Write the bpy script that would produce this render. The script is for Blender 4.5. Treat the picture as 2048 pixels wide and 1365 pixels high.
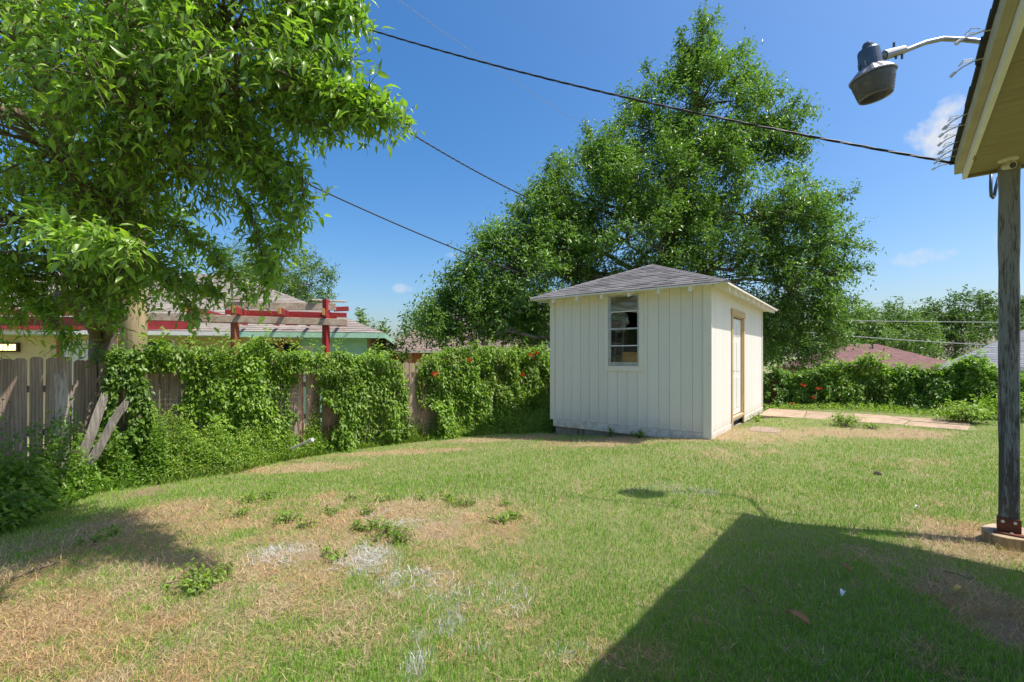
import bpy, bmesh, math, random
import numpy as np
from mathutils import Vector, Matrix, noise as mnoise

for o in list(bpy.data.objects): bpy.data.objects.remove(o)
scene = bpy.context.scene
COL = scene.collection
R = math.radians
rng = np.random.default_rng(7)
random.seed(7)

# ------------------------------------------------------------------ camera
EYE, FPX, CX, HY = 1.45, 909.0, 1024.0, 712.0
cam_d = bpy.data.cameras.new('camera'); cam = bpy.data.objects.new('camera', cam_d); COL.objects.link(cam)
cam.location = (0, 0, EYE); cam.rotation_euler = (R(90), 0, 0)
cam_d.sensor_width = 36; cam_d.lens = FPX / 2048 * 36
cam_d.shift_y = (HY - 682.5) / 2048
cam_d.clip_start = 0.05; cam_d.clip_end = 2000
scene.camera = cam

# ------------------------------------------------------------------ sky and sun
SUN = Vector((0.5, -0.125, 1.0)).normalized()
SKY_STRENGTH, SUN_STRENGTH, EXPOSURE = 0.110, 3.35, 0.86
world = bpy.data.worlds.new('World'); scene.world = world; world.use_nodes = True
wn, wl = world.node_tree.nodes, world.node_tree.links
wn.clear()
w_out = wn.new('ShaderNodeOutputWorld'); w_bg = wn.new('ShaderNodeBackground')
sky = wn.new('ShaderNodeTexSky'); sky.sky_type = 'NISHITA'; sky.sun_disc = False
sky.sun_elevation = math.asin(SUN.z); sky.sun_rotation = math.atan2(SUN.x, SUN.y)
sky.altitude = 0; sky.air_density = 1.0; sky.dust_density = 2.5; sky.ozone_density = 3.0
w_bg.inputs['Strength'].default_value = SKY_STRENGTH
w_tc = wn.new('ShaderNodeTexCoord')
def wmath(op, a, b=None, clamp=False):
    n = wn.new('ShaderNodeMath'); n.operation = op; n.use_clamp = clamp
    for i, v in enumerate((a, b)):
        if v is None: continue
        if isinstance(v, (int, float)): n.inputs[i].default_value = v
        else: wl.new(v, n.inputs[i])
    return n.outputs[0]
def wdot(vec, v):
    n = wn.new('ShaderNodeVectorMath'); n.operation = 'DOT_PRODUCT'
    wl.new(vec, n.inputs[0]); n.inputs[1].default_value = v
    return n.outputs['Value']
w_noise = wn.new('ShaderNodeTexNoise'); w_noise.inputs['Scale'].default_value = 17
w_noise.inputs['Detail'].default_value = 7; w_noise.inputs['Roughness'].default_value = 0.62
wl.new(w_tc.outputs['Generated'], w_noise.inputs['Vector'])
nz = wmath('MULTIPLY', wmath('SUBTRACT', w_noise.outputs['Fac'], 0.5), 4.2)
# small fair-weather clouds: direction, half-width and half-height (radians), density
clouds = [((0.955, 1, 0.495), .044, .046, .95), ((0.021, 1, 0.330), .026, .011, .65), ((0.90, 1, 0.219), .062, .016, .6),
          ((-0.246, 1, 0.149), .030, .011, .4), ((-0.37, 1, 0.158), .024, .015, .35), ((-0.125, 1, .222), .02, .008, .25),
          ((1.10, 1, .25), .03, .03, .4), ((0.60, 1, .15), .05, .012, .2),
          ((1.9, 1, .42), .09, .04, .8), ((-2.2, 1, .35), .08, .03, .7), ((-1.0, -1.5, .4), .1, .04, .8), ((.8, -1.2, .3), .09, .03, .7), ((2.0, -.6, .35), .1, .04, .7)]
total = None
for d, rw, rh, dens in clouds:
    d = Vector(d).normalized(); right = d.cross(Vector((0, 0, 1))).normalized(); up = right.cross(d)
    a = wmath('DIVIDE', wdot(w_tc.outputs['Generated'], right), rw)
    b = wmath('DIVIDE', wdot(w_tc.outputs['Generated'], up), rh)
    r2 = wmath('ADD', wmath('MULTIPLY', a, a), wmath('MULTIPLY', b, b))
    m = wmath('SUBTRACT', wmath('ADD', nz, 0.6), r2, True)
    m = wmath('MULTIPLY', m, wmath('MULTIPLY', wmath('GREATER_THAN', wdot(w_tc.outputs['Generated'], d), 0.5), dens))
    total = m if total is None else wmath('MAXIMUM', total, m)
w_mix = wn.new('ShaderNodeMix'); w_mix.data_type = 'RGBA'
wl.new(total, w_mix.inputs['Factor']); w_hs = wn.new('ShaderNodeHueSaturation')
w_hs.inputs['Saturation'].default_value = 1.38
wl.new(sky.outputs[0], w_hs.inputs['Color']); wl.new(w_hs.outputs[0], w_mix.inputs['A'])
w_mix.inputs['B'].default_value = (4.0, 4.15, 4.4, 1)
wl.new(w_mix.outputs['Result'], w_bg.inputs['Color']); wl.new(w_bg.outputs[0], w_out.inputs['Surface'])

sun_d = bpy.data.lights.new('sun', 'SUN'); sun_d.energy = SUN_STRENGTH; sun_d.angle = R(0.53); sun_d.color = (1, .955, .88)
sun = bpy.data.objects.new('sun', sun_d); COL.objects.link(sun)
sun.rotation_euler = SUN.to_track_quat('Z', 'Y').to_euler(); sun.location = (10, -3, 20)

scene.view_settings.view_transform = 'Standard'; scene.view_settings.look = 'None'
scene.view_settings.exposure = EXPOSURE; scene.view_settings.gamma = 1
scene.view_settings.use_curve_mapping = False
scene.render.engine = 'CYCLES'
scene.cycles.max_bounces = 8; scene.cycles.transparent_max_bounces = 12

# ------------------------------------------------------------------ materials
class NT:
    def __init__(s, name):
        s.m = bpy.data.materials.new(name); s.m.use_nodes = True
        s.n, s.l = s.m.node_tree.nodes, s.m.node_tree.links
        s.bsdf = s.n['Principled BSDF']; s.out = s.n['Material Output']
    def set(s, **k):
        for a, v in k.items(): s.bsdf.inputs[a.replace('_', ' ')].default_value = v
    def new(s, t): return s.n.new(t)
    def coords(s, scale=(1, 1, 1), kind='Object'):
        tc = s.new('ShaderNodeTexCoord'); mp = s.new('ShaderNodeMapping')
        mp.inputs['Scale'].default_value = scale
        s.l.new(tc.outputs[kind], mp.inputs['Vector'])
        return mp.outputs[0]
    def worldpos(s, scale=(1, 1, 1)):
        g = s.new('ShaderNodeNewGeometry'); mp = s.new('ShaderNodeMapping'); mp.inputs['Scale'].default_value = scale
        s.l.new(g.outputs['Position'], mp.inputs['Vector']); return mp.outputs[0]
    def noise(s, vec, scale=5, detail=5, rough=.6, dist=0):
        t = s.new('ShaderNodeTexNoise'); t.inputs['Scale'].default_value = scale
        t.inputs['Detail'].default_value = detail; t.inputs['Roughness'].default_value = rough
        t.inputs['Distortion'].default_value = dist
        s.l.new(vec, t.inputs['Vector']); return t.outputs['Fac']
    def ramp(s, fac, stops):
        r = s.new('ShaderNodeValToRGB'); s.l.new(fac, r.inputs[0])
        e = r.color_ramp.elements
        while len(e) < len(stops): e.new(.5)
        for el, (p, c) in zip(e, stops):
            el.position = p; el.color = (c, c, c, 1) if isinstance(c, (int, float)) else (*c[:3], 1)
        return r.outputs[0]
    def mix(s, fac, a, b, mode='MIX'):
        m = s.new('ShaderNodeMix'); m.data_type = 'RGBA'; m.blend_type = mode
        for sock, v in (('Factor', fac), ('A', a), ('B', b)):
            i = m.inputs[sock]
            if isinstance(v, (int, float)): i.default_value = v if sock == 'Factor' else (v, v, v, 1)
            elif isinstance(v, tuple): i.default_value = (*v[:3], 1)
            else: s.l.new(v, i)
        return m.outputs['Result']
    def bump(s, h, strength=.3, dist=.01):
        b = s.new('ShaderNodeBump'); b.inputs['Strength'].default_value = strength
        b.inputs['Distance'].default_value = dist
        s.l.new(h, b.inputs['Height']); s.l.new(b.outputs[0], s.bsdf.inputs['Normal'])
    def color(s, c): s.l.new(c, s.bsdf.inputs['Base Color'])
    def island(s):
        g = s.new('ShaderNodeNewGeometry'); return g.outputs['Random Per Island']
    def objrand(s):
        g = s.new('ShaderNodeObjectInfo'); return g.outputs['Random']

MATS = {}
def m_plain(name, c, rough=.6, c2=None, scale=6, stretch=(1, 1, 1), bump=0, bdist=.004, metal=0, perobj=0):
    t = NT(name); v = t.coords(stretch)
    f = t.noise(v, scale, 6)
    c2 = c2 or tuple(x * .72 for x in c)
    col = t.ramp(f, [(.3, c2), (.65, c)])
    if perobj:
        col = t.mix(1.0, col, t.ramp(t.objrand(), [(0, 1 - perobj), (1, 1 + perobj * .4)]), 'MULTIPLY')
    t.color(col); t.set(Roughness=rough, Metallic=metal)
    if bump: t.bump(t.noise(v, scale * 4, 6), bump, bdist)
    MATS[name] = t.m; return t.m
def m_leaf(name, cols, transl=.35, rough=.42, tcol=None, spec=.5, patch=.7):
    t = NT(name)
    col = t.ramp(t.island(), [(i / (len(cols) - 1), c) for i, c in enumerate(cols)])
    col = t.mix(1.0, col, t.ramp(t.noise(t.worldpos(), patch, 3), [(.3, .72), (.7, 1.18)]), 'MULTIPLY')
    t.color(col); t.set(Roughness=rough); t.bsdf.inputs['Specular IOR Level'].default_value = spec
    tr = t.new('ShaderNodeBsdfTranslucent')
    t.l.new(t.mix(1.0, col, tcol or (1.3, 1.5, .6), 'MULTIPLY'), tr.inputs['Color'])
    mx = t.new('ShaderNodeMixShader'); mx.inputs[0].default_value = transl
    t.l.new(t.bsdf.outputs[0], mx.inputs[1]); t.l.new(tr.outputs[0], mx.inputs[2])
    t.l.new(mx.outputs[0], t.out.inputs['Surface'])
    MATS[name] = t.m; return t.m

m_leaf('leaf_near', [(0.123, 0.241, 0.037), (0.211, 0.355, 0.045), (0.299, 0.469, 0.053), (0.178, 0.298, 0.051), (0.403, 0.568, 0.068)], .40, .38, spec=.65, patch=1.2)
m_leaf('leaf_big', [(0.088, 0.174, 0.039), (0.136, 0.248, 0.046), (0.201, 0.322, 0.057), (0.112, 0.207, 0.039)], .36, .42, spec=.6, patch=.45)
m_leaf('leaf_far', [(0.085, 0.166, 0.037), (0.130, 0.215, 0.048), (0.181, 0.273, 0.056)], .3, .5, patch=.3)
m_leaf('leaf_far_dark', [(0.059, 0.125, 0.029), (0.098, 0.175, 0.036), (0.146, 0.225, 0.044)], .3, .5, patch=.3)
m_leaf('leaf_vine', [(0.123, 0.239, 0.026), (0.197, 0.329, 0.034), (0.284, 0.419, 0.045), (0.149, 0.259, 0.032), (0.372, 0.498, 0.066)], .45, .42, spec=.5, patch=1.3)
m_leaf('leaf_vine_deep', [(0.098, 0.197, 0.026), (0.155, 0.282, 0.035), (0.229, 0.364, 0.045), (0.136, 0.232, 0.035)], .42, .40, spec=.5, patch=1.3)
m_leaf('leaf_weed', [(0.139, 0.251, 0.035), (0.209, 0.333, 0.045), (0.288, 0.405, 0.063), (0.377, 0.448, 0.089)], .4, .5, patch=1.5)
m_leaf('petal', [(.75, .10, .02), (.82, .17, .03), (.65, .06, .03)], .3, .5, tcol=(1, .8, .6))

def m_siding():
    t = NT('siding_paint'); v = t.coords()
    base = t.mix(t.noise(v, 1.6, 4), (.79, .75, .67), (.74, .70, .62))
    grain = t.noise(t.coords((30, 30, 1.2)), 3, 6, .65)
    base = t.mix(t.ramp(grain, [(.62, 0), (.78, .55)]), base, (.58, .52, .42))
    spk = t.noise(t.coords((6, 6, 2.2)), 14, 4, .7)
    base = t.mix(t.ramp(spk, [(.70, 0), (.76, .7)]), base, (.42, .37, .29))
    g = t.new('ShaderNodeSeparateXYZ'); t.l.new(t.worldpos(), g.inputs[0])
    low = t.ramp(g.outputs[2], [(0.0, 1), (.34, 0)])
    splash = t.mix(1.0, low, t.ramp(t.noise(v, 9, 5, .7), [(.38, 0), (.62, 1)]), 'MULTIPLY')
    streak = t.noise(t.coords((14, 14, .5)), 2, 5, .6)
    base = t.mix(t.ramp(streak, [(.55, 0), (.8, .35)]), base, (.60, .54, .43))
    base = t.mix(t.mix(1.0, splash, .65, 'MULTIPLY'), base, (.44, .34, .23))
    base = t.mix(1.0, base, t.ramp(t.objrand(), [(0, .955), (1, 1.02)]), 'MULTIPLY')
    t.color(base); t.set(Roughness=.62); t.bump(grain, .25, .003); MATS['siding'] = t.m
m_siding()
m_plain('trim_paint', (.80, .745, .645), .6, (.74, .685, .585), 5, bump=.15)
m_plain('raft_white', (.86, .85, .82), .6, (.74, .73, .70), 9)
m_plain('new_lumber', (.60, .43, .22), .65, (.47, .31, .14), 4, (10, 10, .8), .15)
m_plain('door_white', (.80, .78, .72), .4, (.76, .74, .68), 3)
m_plain('alum', (.55, .57, .58), .42, (.36, .37, .38), 12, metal=.6)
m_plain('concrete', (.40, .35, .29), .9, (.27, .22, .17), 7, bump=.4, bdist=.008)
m_plain('block', (.36, .29, .23), .9, (.22, .17, .13), 9, bump=.5, bdist=.008)
m_plain('interior_shade', (.05, .04, .03), .9, (.03, .025, .02), 5)  # near-black colour stands in for the shade inside the shed
m_plain('ladder_wood', (.62, .55, .42), .7, (.45, .38, .28), 6)
m_plain('box_wood', (.75, .36, .10), .6, (.62, .28, .07), 4)
m_plain('bark', (.20, .15, .11), .95, (.09, .065, .05), 9, (1, 1, .25), .8, .02)
m_plain('bark_light', (.34, .27, .21), .95, (.17, .125, .095), 8, (1, 1, .3), .8, .02)
m_plain('twig', (.20, .15, .09), .9, (.12, .09, .06), 8)
m_plain('pole_wood', (.55, .43, .24), .9, (.40, .29, .15), 5, (6, 6, .4), .4)
m_plain('old_wood', (.60, .52, .44), .95, (.24, .19, .15), 5, (9, 9, .7), .9, .015, perobj=.25)
m_plain('cream', (.66, .52, .27), .7, (.58, .45, .22), 2)
m_plain('mint', (.40, .66, .49), .6, (.34, .58, .42), 3)
m_plain('gutter_white', (.75, .73, .68), .5, (.66, .62, .56), 4)
m_plain('red_paint', (.36, .028, .030), .6, (.27, .022, .022), 4, (1, 1, 1), .2)
m_plain('red_shaded', (.16, .018, .018), .7, (.10, .012, .012), 4)  # red paint with shade put into the colour, for the cover's lower beam
m_plain('red_brown', (.38, .13, .055), .7, (.26, .08, .035), 4)
m_plain('beam_old', (.50, .41, .32), .9, (.30, .21, .15), 3, (3, 3, 3), .4)
m_plain('beam_end', (.42, .27, .07), .8, (.30, .18, .05), 6)
m_plain('black_rubber', (.018, .018, .02), .55, (.03, .03, .033), 20)
m_plain('wire_grey', (.40, .40, .40), .5, (.32, .32, .32), 20)
m_plain('galv', (.30, .29, .27), .5, (.20, .17, .14), 30, metal=.5)
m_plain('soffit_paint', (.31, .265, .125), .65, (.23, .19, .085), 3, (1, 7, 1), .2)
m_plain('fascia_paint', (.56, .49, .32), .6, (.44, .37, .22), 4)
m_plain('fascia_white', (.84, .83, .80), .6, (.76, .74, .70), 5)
m_plain('shingle_edge', (.045, .045, .055), .9, (.025, .025, .03), 15, bump=.4)
m_plain('lamp_body', (.10, .125, .16), .42, (.07, .09, .12), 6, metal=.55)
m_plain('lamp_metal', (.36, .36, .36), .40, (.22, .22, .22), 14, metal=.8)
m_plain('rust', (.20, .055, .025), .85, (.11, .03, .016), 14, bump=.3)
m_plain('bolt', (.75, .75, .72), .35, (.5, .5, .48), 14, metal=.9)
m_plain('log_wood', (.46, .32, .15), .85, (.24, .14, .06), 4, (8, 8, .7), .6, .01)
m_plain('cut_wood', (.46, .36, .24), .9, (.26, .20, .13), 9, bump=.4)
m_plain('dead_leaf', (.42, .20, .08), .7, (.30, .13, .05), 12)
m_plain('yellow_leaf', (.62, .45, .12), .7, (.5, .33, .08), 12)
m_plain('paper', (.82, .82, .82), .7, (.7, .7, .72), 12)
m_plain('stone', (.34, .25, .19), .9, (.24, .175, .13), 6, bump=.4)
m_plain('dark_bit', (.03, .025, .02), .9, (.05, .04, .03), 12)
m_plain('pipe_grey', (.50, .51, .50), .5, (.36, .36, .35), 9)
m_plain('chimney', (.60, .62, .66), .7, (.50, .52, .56), 4)
m_plain('window_dark', (.02, .025, .03), .15)
m_plain('cam_plastic', (.62, .57, .42), .45, (.56, .5, .36), 8)
m_plain('lens_black', (.008, .008, .01), .12)
m_plain('vent', (.12, .10, .10), .7)

def m_brick():
    t = NT('brick_wall'); v = t.coords()
    b = t.new('ShaderNodeTexBrick'); t.l.new(v, b.inputs['Vector'])
    b.inputs['Color1'].default_value = (.42, .17, .08, 1); b.inputs['Color2'].default_value = (.33, .12, .06, 1)
    b.inputs['Mortar'].default_value = (.45, .38, .30, 1); b.inputs['Scale'].default_value = 4.5
    t.color(b.outputs[0]); t.set(Roughness=.85); MATS['brick_wall'] = t.m
m_brick()
def m_roof(name, cols, sc=1.0, perobj=False):
    t = NT(name); v = t.worldpos((1, 1, 1))
    isl = t.objrand() if perobj else t.island()
    col = t.ramp(isl, [(i / (len(cols) - 1), c) for i, c in enumerate(cols)])
    col = t.mix(1.0, col, t.ramp(t.noise(v, 3.2 * sc, 5), [(.3, .78), (.7, 1.15)]), 'MULTIPLY')
    gr = t.noise(v, 160, 3, .7)
    col = t.mix(1.0, col, t.ramp(gr, [(.3, .72), (.7, 1.25)]), 'MULTIPLY')
    t.color(col); t.set(Roughness=.92); t.bump(gr, .5, .004); MATS[name] = t.m
m_roof('shingle_grey', [(.095, .088, .088), (.14, .13, .128), (.18, .17, .165), (.115, .107, .106)], perobj=True)
m_roof('shingle_grey_far', [(.21, .22, .235), (.27, .28, .295), (.24, .25, .265)])
m_roof('shingle_brown', [(.25, .21, .175), (.32, .275, .235), (.28, .24, .20)])
m_roof('shingle_brown2', [(.22, .155, .13), (.29, .21, .18), (.25, .18, .155), (.32, .24, .2)])
m_roof('shingle_red', [(.19, .095, .085), (.23, .118, .105), (.21, .105, .095)])

def m_picket(name, c1, c2, c3):
    t = NT(name)
    oi = t.new('ShaderNodeObjectInfo')
    tc = t.new('ShaderNodeTexCoord'); mp = t.new('ShaderNodeMapping'); mp.inputs['Scale'].default_value = (7, 7, .8)
    t.l.new(tc.outputs['Object'], mp.inputs['Vector'])
    cmb = t.new('ShaderNodeCombineXYZ'); mm = t.new('ShaderNodeMath'); mm.operation = 'MULTIPLY'; mm.inputs[1].default_value = 60
    t.l.new(oi.outputs['Random'], mm.inputs[0]); t.l.new(mm.outputs[0], cmb.inputs[0]); t.l.new(mm.outputs[0], cmb.inputs[2])
    t.l.new(cmb.outputs[0], mp.inputs['Location'])
    v = mp.outputs[0]
    w = t.new('ShaderNodeTexWave'); w.inputs['Scale'].default_value = 1.3; w.inputs['Distortion'].default_value = 7; w.inputs['Detail'].default_value = 3
    w.inputs['Detail Scale'].default_value = .7; t.l.new(v, w.inputs['Vector'])
    n2 = t.noise(v, 2.2, 7, .65)
    col = t.mix(t.ramp(n2, [(.35, 0), (.7, 1)]), c2, c1)
    col = t.mix(t.ramp(w.outputs['Fac'], [(.0, .55), (.25, 0)]), col, c3)
    kn = t.new('ShaderNodeTexVoronoi'); kn.inputs['Scale'].default_value = .8; t.l.new(v, kn.inputs['Vector'])
    col = t.mix(t.ramp(kn.outputs['Distance'], [(.05, .9), (.12, 0)]), col, (.06, .04, .03))
    col = t.mix(1.0, col, t.ramp(oi.outputs['Random'], [(0, .75), (1, 1.15)]), 'MULTIPLY')
    t.color(col); t.set(Roughness=.9); t.bump(n2, .6, .006); MATS[name] = t.m
m_picket('picket_wood', (.50, .375, .285), (.30, .205, .145), (.13, .08, .055))
m_picket('picket_brown', (.36, .19, .10), (.25, .12, .06), (.12, .06, .03))

def m_post():
    t = NT('post_paint'); v = t.coords((9, 9, .9))
    n = t.noise(v, 3.2, 8, .68, .4)
    fine = t.noise(t.coords((34, 34, 2.6)), 4, 7, .7)
    base = t.mix(t.noise(t.coords((2, 2, .5)), 2, 4), (.19, .195, .205), (.29, .29, .29))
    wood = t.mix(fine, (.035, .03, .028), (.13, .11, .095))
    g = t.new('ShaderNodeSeparateXYZ'); t.l.new(t.coords(), g.inputs[0])
    k = t.new('ShaderNodeMath'); k.operation = 'MULTIPLY_ADD'; k.inputs[1].default_value = -.045; k.inputs[2].default_value = .08
    t.l.new(g.outputs[2], k.inputs[0])
    s = t.new('ShaderNodeMath'); s.operation = 'ADD'; t.l.new(k.outputs[0], s.inputs[0])
    s2 = t.new('ShaderNodeMath'); s2.operation = 'MULTIPLY_ADD'; s2.inputs[1].default_value = .55
    t.l.new(fine, s2.inputs[0]); s3 = t.new('ShaderNodeMath'); s3.operation = 'MULTIPLY'; s3.inputs[1].default_value = .5
    t.l.new(n, s3.inputs[0]); t.l.new(s3.outputs[0], s2.inputs[2]); t.l.new(s2.outputs[0], s.inputs[1])
    f = t.ramp(s.outputs[0], [(.52, 0), (.57, 1)])
    t.color(t.mix(f, base, wood)); t.set(Roughness=.75); t.bump(f, -.5, .004); MATS['post_paint'] = t.m
m_post()

def m_slab():
    t = NT('slab_concrete'); v = t.coords()
    c = t.mix(t.noise(v, 1.6, 6), (.42, .27, .15), (.48, .38, .28))
    c = t.mix(t.ramp(t.noise(v, 5, 7, .7), [(.40, 0), (.68, .9)]), c, (.24, .165, .11))
    c = t.mix(1.0, c, t.ramp(t.objrand(), [(0, .85), (1, 1.12)]), 'MULTIPLY')
    t.color(c); t.set(Roughness=.92); t.bump(t.noise(v, 40, 5), .4, .005); MATS['slab'] = t.m
m_slab()

def m_glass(name, tint, dirt, refl=.10):
    t = NT(name); v = t.coords()
    tr = t.new('ShaderNodeBsdfTransparent'); tr.inputs[0].default_value = (*tint, 1)
    gl = t.new('ShaderNodeBsdfGlossy'); gl.inputs['Roughness'].default_value = .04
    fr = t.new('ShaderNodeFresnel'); fr.inputs[0].default_value = 1.5
    a = t.new('ShaderNodeMixShader'); ad = t.new('ShaderNodeMath'); ad.operation = 'ADD'; ad.inputs[1].default_value = refl; ad.use_clamp = True
    t.l.new(fr.outputs[0], ad.inputs[0]); t.l.new(ad.outputs[0], a.inputs[0])
    t.l.new(tr.outputs[0], a.inputs[1]); t.l.new(gl.outputs[0], a.inputs[2])
    df = t.new('ShaderNodeBsdfDiffuse'); df.inputs[0].default_value = (.85, .86, .88, 1) if name == 'plastic_clear' else (.42, .40, .33, 1)
    b = t.new('ShaderNodeMixShader')
    t.l.new(t.ramp(t.noise(v, 6, 6, .65), [(.3, dirt * .4), (.75, dirt)]), b.inputs[0])
    t.l.new(a.outputs[0], b.inputs[1]); t.l.new(df.outputs[0], b.inputs[2])
    t.l.new(b.outputs[0], t.out.inputs['Surface']); MATS[name] = t.m
m_glass('glass_dusty', (.75, .78, .75), .42)
m_glass('glass_clear', (.92, .94, .93), .02, .0)
m_glass('glass_broken', (.85, .9, .88), .14, .12)
m_glass('plastic_clear', (.95, .96, .97), .9, .15)
def m_bowl():
    t = NT('lamp_bowl'); v = t.coords((1, 1, 1))
    t.color(t.ramp(t.noise(v, 9, 6), [(.3, (.13, .115, .095)), (.7, (.27, .25, .22))]))
    t.set(Roughness=.35); tr = t.new('ShaderNodeBsdfTranslucent'); tr.inputs[0].default_value = (.50, .47, .42, 1)
    mx = t.new('ShaderNodeMixShader'); mx.inputs[0].default_value = .42
    t.l.new(t.bsdf.outputs[0], mx.inputs[1]); t.l.new(tr.outputs[0], mx.inputs[2]); t.l.new(mx.outputs[0], t.out.inputs['Surface'])
    MATS['lamp_bowl'] = t.m
m_bowl()
def m_emit():
    t = NT('lit_panel'); t.set(Roughness=.5)
    t.bsdf.inputs['Base Color'].default_value = (.9, .7, .3, 1)
    t.bsdf.inputs['Emission Color'].default_value = (1, .72, .28, 1); t.bsdf.inputs['Emission Strength'].default_value = 1.6
    MATS['lit_panel'] = t.m
m_emit()
def m_ground():
    t = NT('ground_soil')
    at = t.new('ShaderNodeAttribute'); at.attribute_name = 'cover'
    v = t.worldpos()
    f = t.noise(v, 45, 7, .75); f2 = t.noise(v, 3, 5)
    soil = t.mix(f, (.13, .085, .05), (.34, .25, .15))
    soil = t.mix(t.ramp(f2, [(.4, 0), (.7, .6)]), soil, (.30, .20, .12))
    tint = t.mix(.55, soil, at.outputs['Color'])
    t.color(tint); t.set(Roughness=.97); t.bump(f, .8, .02); MATS['ground'] = t.m
m_ground()
def m_grass():
    t = NT('grass_blade')
    at = t.new('ShaderNodeAttribute'); at.attribute_name = 'blade'
    t.color(at.outputs['Color']); t.set(Roughness=.55)
    t.bsdf.inputs['Specular IOR Level'].default_value = .15
    tr = t.new('ShaderNodeBsdfTranslucent')
    t.l.new(t.mix(1.0, at.outputs['Color'], (1.15, 1.2, .8), 'MULTIPLY'), tr.inputs[0])
    mx = t.new('ShaderNodeMixShader'); mx.inputs[0].default_value = .3
    t.l.new(t.bsdf.outputs[0], mx.inputs[1]); t.l.new(tr.outputs[0], mx.inputs[2]); t.l.new(mx.outputs[0], t.out.inputs['Surface'])
    MATS['grass'] = t.m
m_grass()

# ------------------------------------------------------------------ helpers
def tag(o, label=None, cat=None, group=None, kind=None):
    if label: o['label'] = label
    if cat: o['category'] = cat
    if group: o['group'] = group
    if kind: o['kind'] = kind
    return o
def empty(name, loc=(0, 0, 0), rz=0, label=None, cat=None, group=None):
    o = bpy.data.objects.new(name, None); COL.objects.link(o)
    o.location = loc; o.rotation_euler = (0, 0, rz); o.empty_display_size = .1
    return tag(o, label, cat, group)
class MB:
    def __init__(s): s.v = []; s.f = []
    def add(s, vs, fs):
        b = len(s.v); s.v += [tuple(p) for p in vs]; s.f += [tuple(b + i for i in f) for f in fs]; return s
    def box(s, x0, x1, y0, y1, z0, z1, M=None):
        vs = [(x, y, z) for z in (z0, z1) for y in (y0, y1) for x in (x0, x1)]
        if M is not None: vs = [M @ Vector(p) for p in vs]
        return s.add(vs, [(0, 2, 3, 1), (4, 5, 7, 6), (0, 1, 5, 4), (2, 6, 7, 3), (0, 4, 6, 2), (1, 3, 7, 5)])
    def prism(s, poly, h0, h1, axis='z', M=None):
        n = len(poly)
        def mk(p, h):
            return {'z': (p[0], p[1], h), 'y': (p[0], h, p[1]), 'x': (h, p[0], p[1])}[axis]
        vs = [mk(p, h0) for p in poly] + [mk(p, h1) for p in poly]
        if M is not None: vs = [M @ Vector(p) for p in vs]
        fs = [tuple(range(n))[::-1], tuple(range(n, 2 * n))] + [(i, (i + 1) % n, n + (i + 1) % n, n + i) for i in range(n)]
        return s.add(vs, fs)
    def tube(s, pts, rad, n=6, cap=True):
        pts = [Vector(p) for p in pts]; k = len(pts)
        if isinstance(rad, (int, float)): rad = [rad] * k
        vs = []; ref = None
        for i, p in enumerate(pts):
            d = (pts[min(i + 1, k - 1)] - pts[max(i - 1, 0)])
            d = d.normalized() if d.length > 1e-9 else Vector((0, 0, 1))
            if ref is None: ref = Vector((1, 0, 0)) if abs(d.x) < .8 else Vector((0, 1, 0))
            a = (ref - d * ref.dot(d)).normalized(); b = d.cross(a); ref = a
            for j in range(n):
                t = 2 * math.pi * j / n
                vs.append(p + (a * math.cos(t) + b * math.sin(t)) * rad[i])
        fs = [(i * n + j, i * n + (j + 1) % n, (i + 1) * n + (j + 1) % n, (i + 1) * n + j) for i in range(k - 1) for j in range(n)]
        if cap: fs += [tuple(range(n))[::-1], tuple((k - 1) * n + j for j in range(n))]
        return s.add(vs, fs)
    def lathe(s, prof, n=24, M=None, close=False):
        vs = []
        for r, z in prof:
            for j in range(n):
                t = 2 * math.pi * j / n; p = Vector((r * math.cos(t), r * math.sin(t), z))
                vs.append(M @ p if M is not None else p)
        fs = [(i * n + j, i * n + (j + 1) % n, (i + 1) * n + (j + 1) % n, (i + 1) * n + j) for i in range(len(prof) - 1) for j in range(n)]
        if close: fs += [tuple(range(n))[::-1], tuple((len(prof) - 1) * n + j for j in range(n))]
        return s.add(vs, fs)
    def build(s, name, mat, parent=None, smooth=False, bevel=0, loc=None):
        me = bpy.data.meshes.new(name); me.from_pydata(s.v, [], s.f); me.validate()
        return link(name, me, mat, parent, smooth, bevel, loc)
def link(name, me, mat, parent=None, smooth=False, bevel=0, loc=None):
    if mat and not me.materials: me.materials.append(MATS[mat])
    if smooth: me.polygons.foreach_set('use_smooth', [True] * len(me.polygons))
    o = bpy.data.objects.new(name, me); COL.objects.link(o)
    if parent: o.parent = parent
    if loc is not None: o.location = loc
    if bevel:
        b = o.modifiers.new('bevel', 'BEVEL'); b.width = bevel; b.segments = 1; b.limit_method = 'ANGLE'
    return o
def box(name, mat, parent, x0, x1, y0, y1, z0, z1, bevel=.002):
    cx, cy = (x0 + x1) / 2, (y0 + y1) / 2
    return MB().box(x0 - cx, x1 - cx, y0 - cy, y1 - cy, 0, z1 - z0).build(name, mat, parent, bevel=bevel, loc=(cx, cy, z0))
def np_mesh(name, verts, faces_list):
    """verts (N,3); faces_list = list of int arrays (M,k)"""
    me = bpy.data.meshes.new(name)
    verts = np.ascontiguousarray(verts, dtype=np.float32)
    me.vertices.add(len(verts)); me.vertices.foreach_set('co', verts.ravel())
    loops = np.concatenate([f.ravel() for f in faces_list]).astype(np.int32)
    sizes = np.concatenate([np.full(len(f), f.shape[1]) for f in faces_list]).astype(np.int32)
    starts = np.concatenate([[0], np.cumsum(sizes)[:-1]]).astype(np.int32)
    me.loops.add(len(loops)); me.loops.foreach_set('vertex_index', loops)
    me.polygons.add(len(sizes)); me.polygons.foreach_set('loop_start', starts)
    me.update(calc_edges=True)
    return me
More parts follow.
